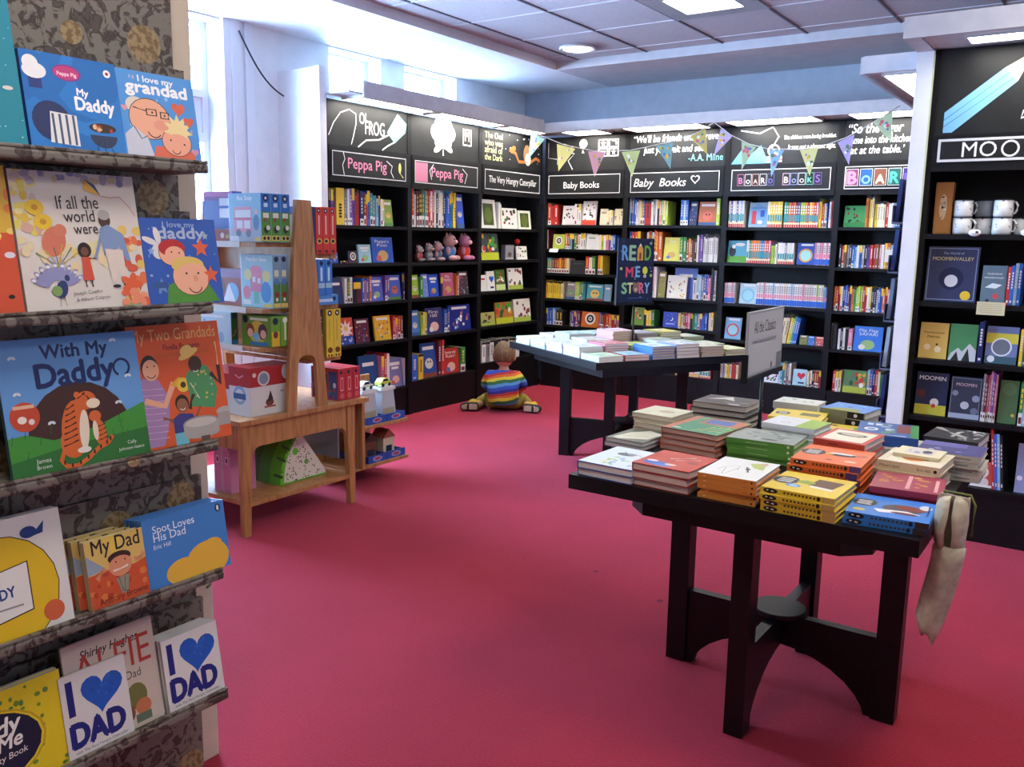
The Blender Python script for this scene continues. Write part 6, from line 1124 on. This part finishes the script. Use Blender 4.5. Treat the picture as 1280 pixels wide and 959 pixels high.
# ------------------------------------------------------------------ bunting
e = empty('bunting', (-3.0, 7.0, 2.4)); tag(e, 'string of pastel triangular flags swagged across the far bookcases', 'bunting')
def bp(p, d=0.0): q = at('y', 7.0+d, *p); return q-Vector((-3.0, 7.0, 2.4))
sp = [(663, 163), (680, 171), (705, 181), (743, 189), (788, 188), (836, 178), (870, 167), (893, 153), (912, 168), (936, 180), (960, 186), (1000, 187), (1030, 182), (1058, 172), (1090, 154), (1125, 132)]
MB().tube([bp(p) for p in sp], .004, mat('#d8d6d0', .8), 6).build('string', e)
FLG = [((664, 165), (681, 174), (660, 199), '#8fb8b8'), ((696, 180), (719, 186), (698, 214), '#d8d48a'), ((735, 189), (757, 190), (743, 221), '#d8a8b8'), ((777, 190), (800, 188), (790, 221), '#b8c88a'), ((820, 183), (841, 178), (838, 211), '#7fa8a8'), ((862, 171), (882, 161), (884, 193), '#b8a860'),
       ((901, 161), (915, 171), (892, 195), '#b8a8d0'), ((927, 177), (945, 184), (927, 212), '#a8c09a'), ((962, 187), (980, 188), (964, 221), '#8fb8d0'), ((1000, 188), (1023, 184), (1012, 220), '#d4cf90'), ((1047, 178), (1068, 168), (1061, 206), '#b8a8d8'), ((1092, 154), (1116, 138), (1114, 178), '#b8c8a0')]
for i, (a, b, c, h) in enumerate(FLG):
    A, B_, C_ = bp(a), bp(b), bp(c, .015*(-1)**i); m = mat(h, .9); d = Vector((0, .0016, 0))
    f = MB().add([A, B_, C_, A+d, B_+d, C_+d], [(0, 1, 2), (5, 4, 3), (0, 3, 4, 1), (1, 4, 5, 2), (2, 5, 3, 0)], m).build('flag', e)
    r = random.Random(i); q = MB(); cc = ['#c86a7a', '#5a8a6a', '#d8b04a', '#e8e4dc', '#6a7aa8']
    for _ in range(7):
        u, v = r.uniform(.15, .8), r.uniform(.1, .6); u *= (1-v); P_ = A+(B_-A)*(u+v*.12)+(C_-A)*v*.95-Vector((0, .0018, 0)); k = 8; s = .012*r.uniform(.6, 1.3)
        q.add([P_+Vector((s*math.cos(2*PI*j/k), 0, s*math.sin(2*PI*j/k))) for j in range(k)], [tuple(range(k))], mat(r.choice(cc), .9))
    q.build('flag_print', f)

# ------------------------------------------------------------------ the child
def skin_mesh(name, joints, bones, m, parent, sub=2):
    me = bpy.data.meshes.new(name); me.from_pydata([j[0] for j in joints], bones, []); o = bpy.data.objects.new(name, me); COL.objects.link(o)
    md = o.modifiers.new('skin', 'SKIN'); md.use_smooth_shade = True
    for i, j in enumerate(joints):
        v = me.skin_vertices[0].data[i]; rr = j[1]; v.radius = rr if isinstance(rr, tuple) else (rr, rr); v.use_root = (i == 0)
    s = o.modifiers.new('sub', 'SUBSURF'); s.levels = sub; s.render_levels = sub
    dg = bpy.context.evaluated_depsgraph_get(); nm = bpy.data.meshes.new_from_object(o.evaluated_get(dg)); bpy.data.objects.remove(o)
    nm.materials.clear(); nm.materials.append(m)
    for p in nm.polygons: p.use_smooth = True
    return obj(name, nm, parent)
def shirt_mat():
    m, nt, b, N = nodemat('rainbow_striped_jersey'); L = nt.links.new
    tc = N('ShaderNodeTexCoord'); sx = N('ShaderNodeSeparateXYZ'); L(tc.outputs['Object'], sx.inputs[0])
    nz = N('ShaderNodeTexNoise'); nz.inputs['Scale'].default_value = 9; L(tc.outputs['Object'], nz.inputs['Vector'])
    a = N('ShaderNodeMath', operation='MULTIPLY_ADD'); L(sx.outputs[0], a.inputs[0]); a.inputs[1].default_value = -.16; L(sx.outputs[2], a.inputs[2])
    c = N('ShaderNodeMath', operation='MULTIPLY_ADD'); L(nz.outputs[0], c.inputs[0]); c.inputs[1].default_value = .035; L(a.outputs[0], c.inputs[2])
    d = N('ShaderNodeMapRange'); d.inputs[1].default_value = .0; d.inputs[2].default_value = .42; L(c.outputs[0], d.inputs[0])
    r = ramp(N, [(0, '#a82a28'), (.07, '#2a4fb0'), (.15, '#4f90c8'), (.24, '#2a6a3a'), (.3, '#d8c83a'), (.36, '#d0642c'), (.41, '#b02a2c'), (.46, '#2c2c80'), (.52, '#2f55b8'), (.6, '#5a98cc'), (.66, '#2a6a3a'), (.72, '#d8c83a'), (.78, '#d0642c'), (.83, '#b02a2c'), (.88, '#2848b0')], 'CONSTANT')
    L(d.outputs[0], r.inputs[0]); L(r.outputs[0], b.inputs['Base Color']); b.inputs['Roughness'].default_value = .85; return m
def child():
    e = empty('person', (-4.375, 6.2, 0), math.radians(30)); tag(e, 'small child sitting on the carpet seen from behind, in a rainbow striped jersey', 'person')
    SKIN = mat('#d09a80', .55); TR = mat('#8a7a34', .85); SHM = shirt_mat()
    # skeleton: pelvis, waist, chest, neck, head base; arms reach forward to the lap; knees forward, shins turned out to the sides
    J = [((0, 0, .1), (.1, .085)), ((0, -.004, .19), (.098, .08)), ((0, .0, .29), (.102, .08)), ((0, .004, .35), (.06, .055)), ((0, .012, .385), (.04, .04)), ((0, .018, .43), (.045, .05)), ((0, .02, .5), (.06, .065)),
         ((-.125, .01, .325), .042), ((-.175, .05, .22), .036), ((-.12, .17, .15), .028), ((-.07, .235, .15), .022),
         ((.125, .01, .325), .042), ((.175, .05, .22), .036), ((.12, .17, .15), .028), ((.07, .235, .15), .022),
         ((-.08, .06, .08), .066), ((-.16, .23, .07), .052), ((-.21, .12, .05), .042), ((-.235, .0, .042), .03),
         ((.08, .06, .08), .066), ((.16, .22, .07), .052), ((.2, .1, .05), .042), ((.22, -.015, .042), .03)]
    Bn = [(0, 1), (1, 2), (2, 3), (3, 4), (4, 5), (5, 6), (2, 7), (7, 8), (8, 9), (9, 10), (2, 11), (11, 12), (12, 13), (13, 14), (0, 15), (15, 16), (16, 17), (17, 18), (0, 19), (19, 20), (20, 21), (21, 22)]
    skin_mesh('body', J, Bn, SKIN, e)
    S = [((0, -.006, .05), (.158, .135)), ((0, -.01, .13), (.148, .12)), ((0, -.004, .25), (.134, .1)), ((0, .006, .34), (.1, .08)), ((0, .01, .372), (.058, .052)),
         ((-.125, .01, .318), .06), ((-.172, .045, .235), .055), ((-.145, .12, .175), .046), ((.125, .01, .318), .06), ((.172, .045, .235), .055), ((.145, .12, .175), .046)]
    skin_mesh('jersey', S, [(0, 1), (1, 2), (2, 3), (3, 4), (2, 5), (5, 6), (6, 7), (2, 8), (8, 9), (9, 10)], SHM, e)
    T = [((0, .01, .07), (.125, .068)), ((-.085, .06, .078), .078), ((-.165, .23, .07), .062), ((-.215, .12, .056), .05), ((-.228, .05, .05), .044), ((.085, .06, .078), .078), ((.165, .22, .07), .06), ((.2, .1, .056), .05), ((.21, .05, .05), .042)]
    skin_mesh('trousers', T, [(0, 1), (1, 2), (2, 3), (3, 4), (0, 5), (5, 6), (6, 7), (7, 8)], TR, e)
    SO = mat('#c8a838', .9); SH = mat('#1c1a1c', .6); SL = mat('#b8a88c', .6)
    for s, px, ang in ((-1, -.242, .35), (1, .205, -.95)):
        f = empty('shoe_dummy'); bpy.data.objects.remove(f)
        Q = Matrix.Translation((px, -.03, .042)) @ Matrix.Rotation(ang, 4, 'Z')   # foot lies on its side, sole turned back toward the viewer
        MB().tube([Q @ Vector((0, .09, 0)), Q @ Vector((0, .04, 0)), Q @ Vector((0, 0, 0))], [.05, .046, .04], SO, 12).build('sock', e)
        prof = [(-.03, .0), (.0, .012), (.06, .012), (.105, .004)]
        sh = MB()
        pts = [(-.042*1.0, -.034), (-.042, .03), (0.0, .036), (.07, .032), (.112, .02), (.122, -.005), (.105, -.03), (.04, -.034)]
        sg = -1 if s < 0 else 1
        M2 = Matrix.Translation((px+sg*.01, -.075, .044)) @ Matrix.Rotation(ang*.25, 4, 'Z')
        P2 = [(sg*x, z) for x, z in pts]
        if sg < 0: P2 = P2[::-1]
        b = sh.prism(P2, .058, SH, M=M2).build('shoe', e)
        md = b.modifiers.new('bevel', 'BEVEL'); md.width = .016; md.segments = 4
        so = MB().prism([(x*.86+sg*.005, z*.72) for x, z in P2], .004, SL, M=M2 @ Matrix.Translation((0, -.003, 0))).build('sole', b)
        MB().prism([(x*.12+sg*.045, z*.74) for x, z in P2], .004, SH, M=M2 @ Matrix.Translation((0, -.0036, 0))).build('sole_tread', b)
    # head, tilted down a little toward the book shelf
    HM = Matrix.Translation((0, .03, .492)) @ Matrix.Rotation(-.28, 4, 'X') @ Matrix.Scale(1.1, 4)
    MB().ball((0, 0, 0), (.079, .09, .098), SKIN, 28, 18, HM).build('head', e)
    HR = noise_mat('brown_hair', '#564030', '#86684a', 30, .6, .4, 6, (3, 3, .6), .3, .7); hb = MB()
    vs = []; fs = []; seg, rings = 40, 22
    for i in range(rings+1):
        t = PI*.74*i/rings
        for k in range(seg):
            a = 2*PI*k/seg; back = .5-.5*math.sin(a)   # 1 at the back
            tt = t*(.62+.38*back if math.sin(a) > -.2 else 1.0); r_ = 1+.025*math.sin(9*a+3*i)*math.sin(tt)+.012*math.sin(23*a+i)
            vs.append(HM @ Vector((.089*math.sin(tt)*math.cos(a)*r_, .099*math.sin(tt)*math.sin(a)*r_, .004+.106*math.cos(tt)*r_)))
    for i in range(rings):
        for k in range(seg): a, b = i*seg+k, i*seg+(k+1) % seg; fs.append((a, a+seg, b+seg, b))
    hb.add(vs, fs, HR, True)
    h = hb.build('hair', e); sd = h.modifiers.new('thick', 'SOLIDIFY'); sd.thickness = .006; sd.offset = -1
    for s in (-1, 1):
        MB().ball((s*.083, .005, -.012), (.012, .02, .03), SKIN, 12, 8, HM).build('ear', e)
        MB().ball((s*.03, .082, .005), (.011, .008, .009), mat('#e8e4e0', .3), 10, 6, HM).build('eye', e)
        MB().ball((s*.03, .0895, .005), (.005, .003, .005), mat('#2a1c14', .2), 8, 6, HM).build('pupil', e)
    MB().ball((0, .092, -.016), (.011, .014, .013), SKIN, 10, 8, HM).build('nose', e)
    MB().ball((0, .082, -.046), (.02, .008, .006), mat('#b06058', .5), 12, 6, HM).build('mouth', e)
    for s in (-1, 1):   # hands resting in the lap, fingers curled
        w0 = Vector((s*.07, .235, .15)); J = [(tuple(w0), .02), (tuple(w0+Vector((-s*.02, .03, -.004))), (.024, .014))]; Bn = [(0, 1)]
        for k, (dx, ln) in enumerate(((.018, .036), (.006, .042), (-.006, .04), (-.018, .032))):
            b0 = w0+Vector((-s*.03+s*dx, .05, -.006)); i = len(J); J += [(tuple(b0), .0075), (tuple(b0+Vector((-s*.004, ln*.5, -.004))), .0065), (tuple(b0+Vector((-s*.006, ln*.75, -.016))), .0055)]; Bn += [(1, i), (i, i+1), (i+1, i+2)]
        i = len(J); J += [(tuple(w0+Vector((-s*.045, .02, .0))), .008), (tuple(w0+Vector((-s*.058, .04, -.006))), .0065)]; Bn += [(0, i), (i, i+1)]
        skin_mesh('hand', J, Bn, SKIN, e, 1)
child()
for o in list(bpy.data.objects):
    if o.type == 'EMPTY': o.empty_display_size = .01
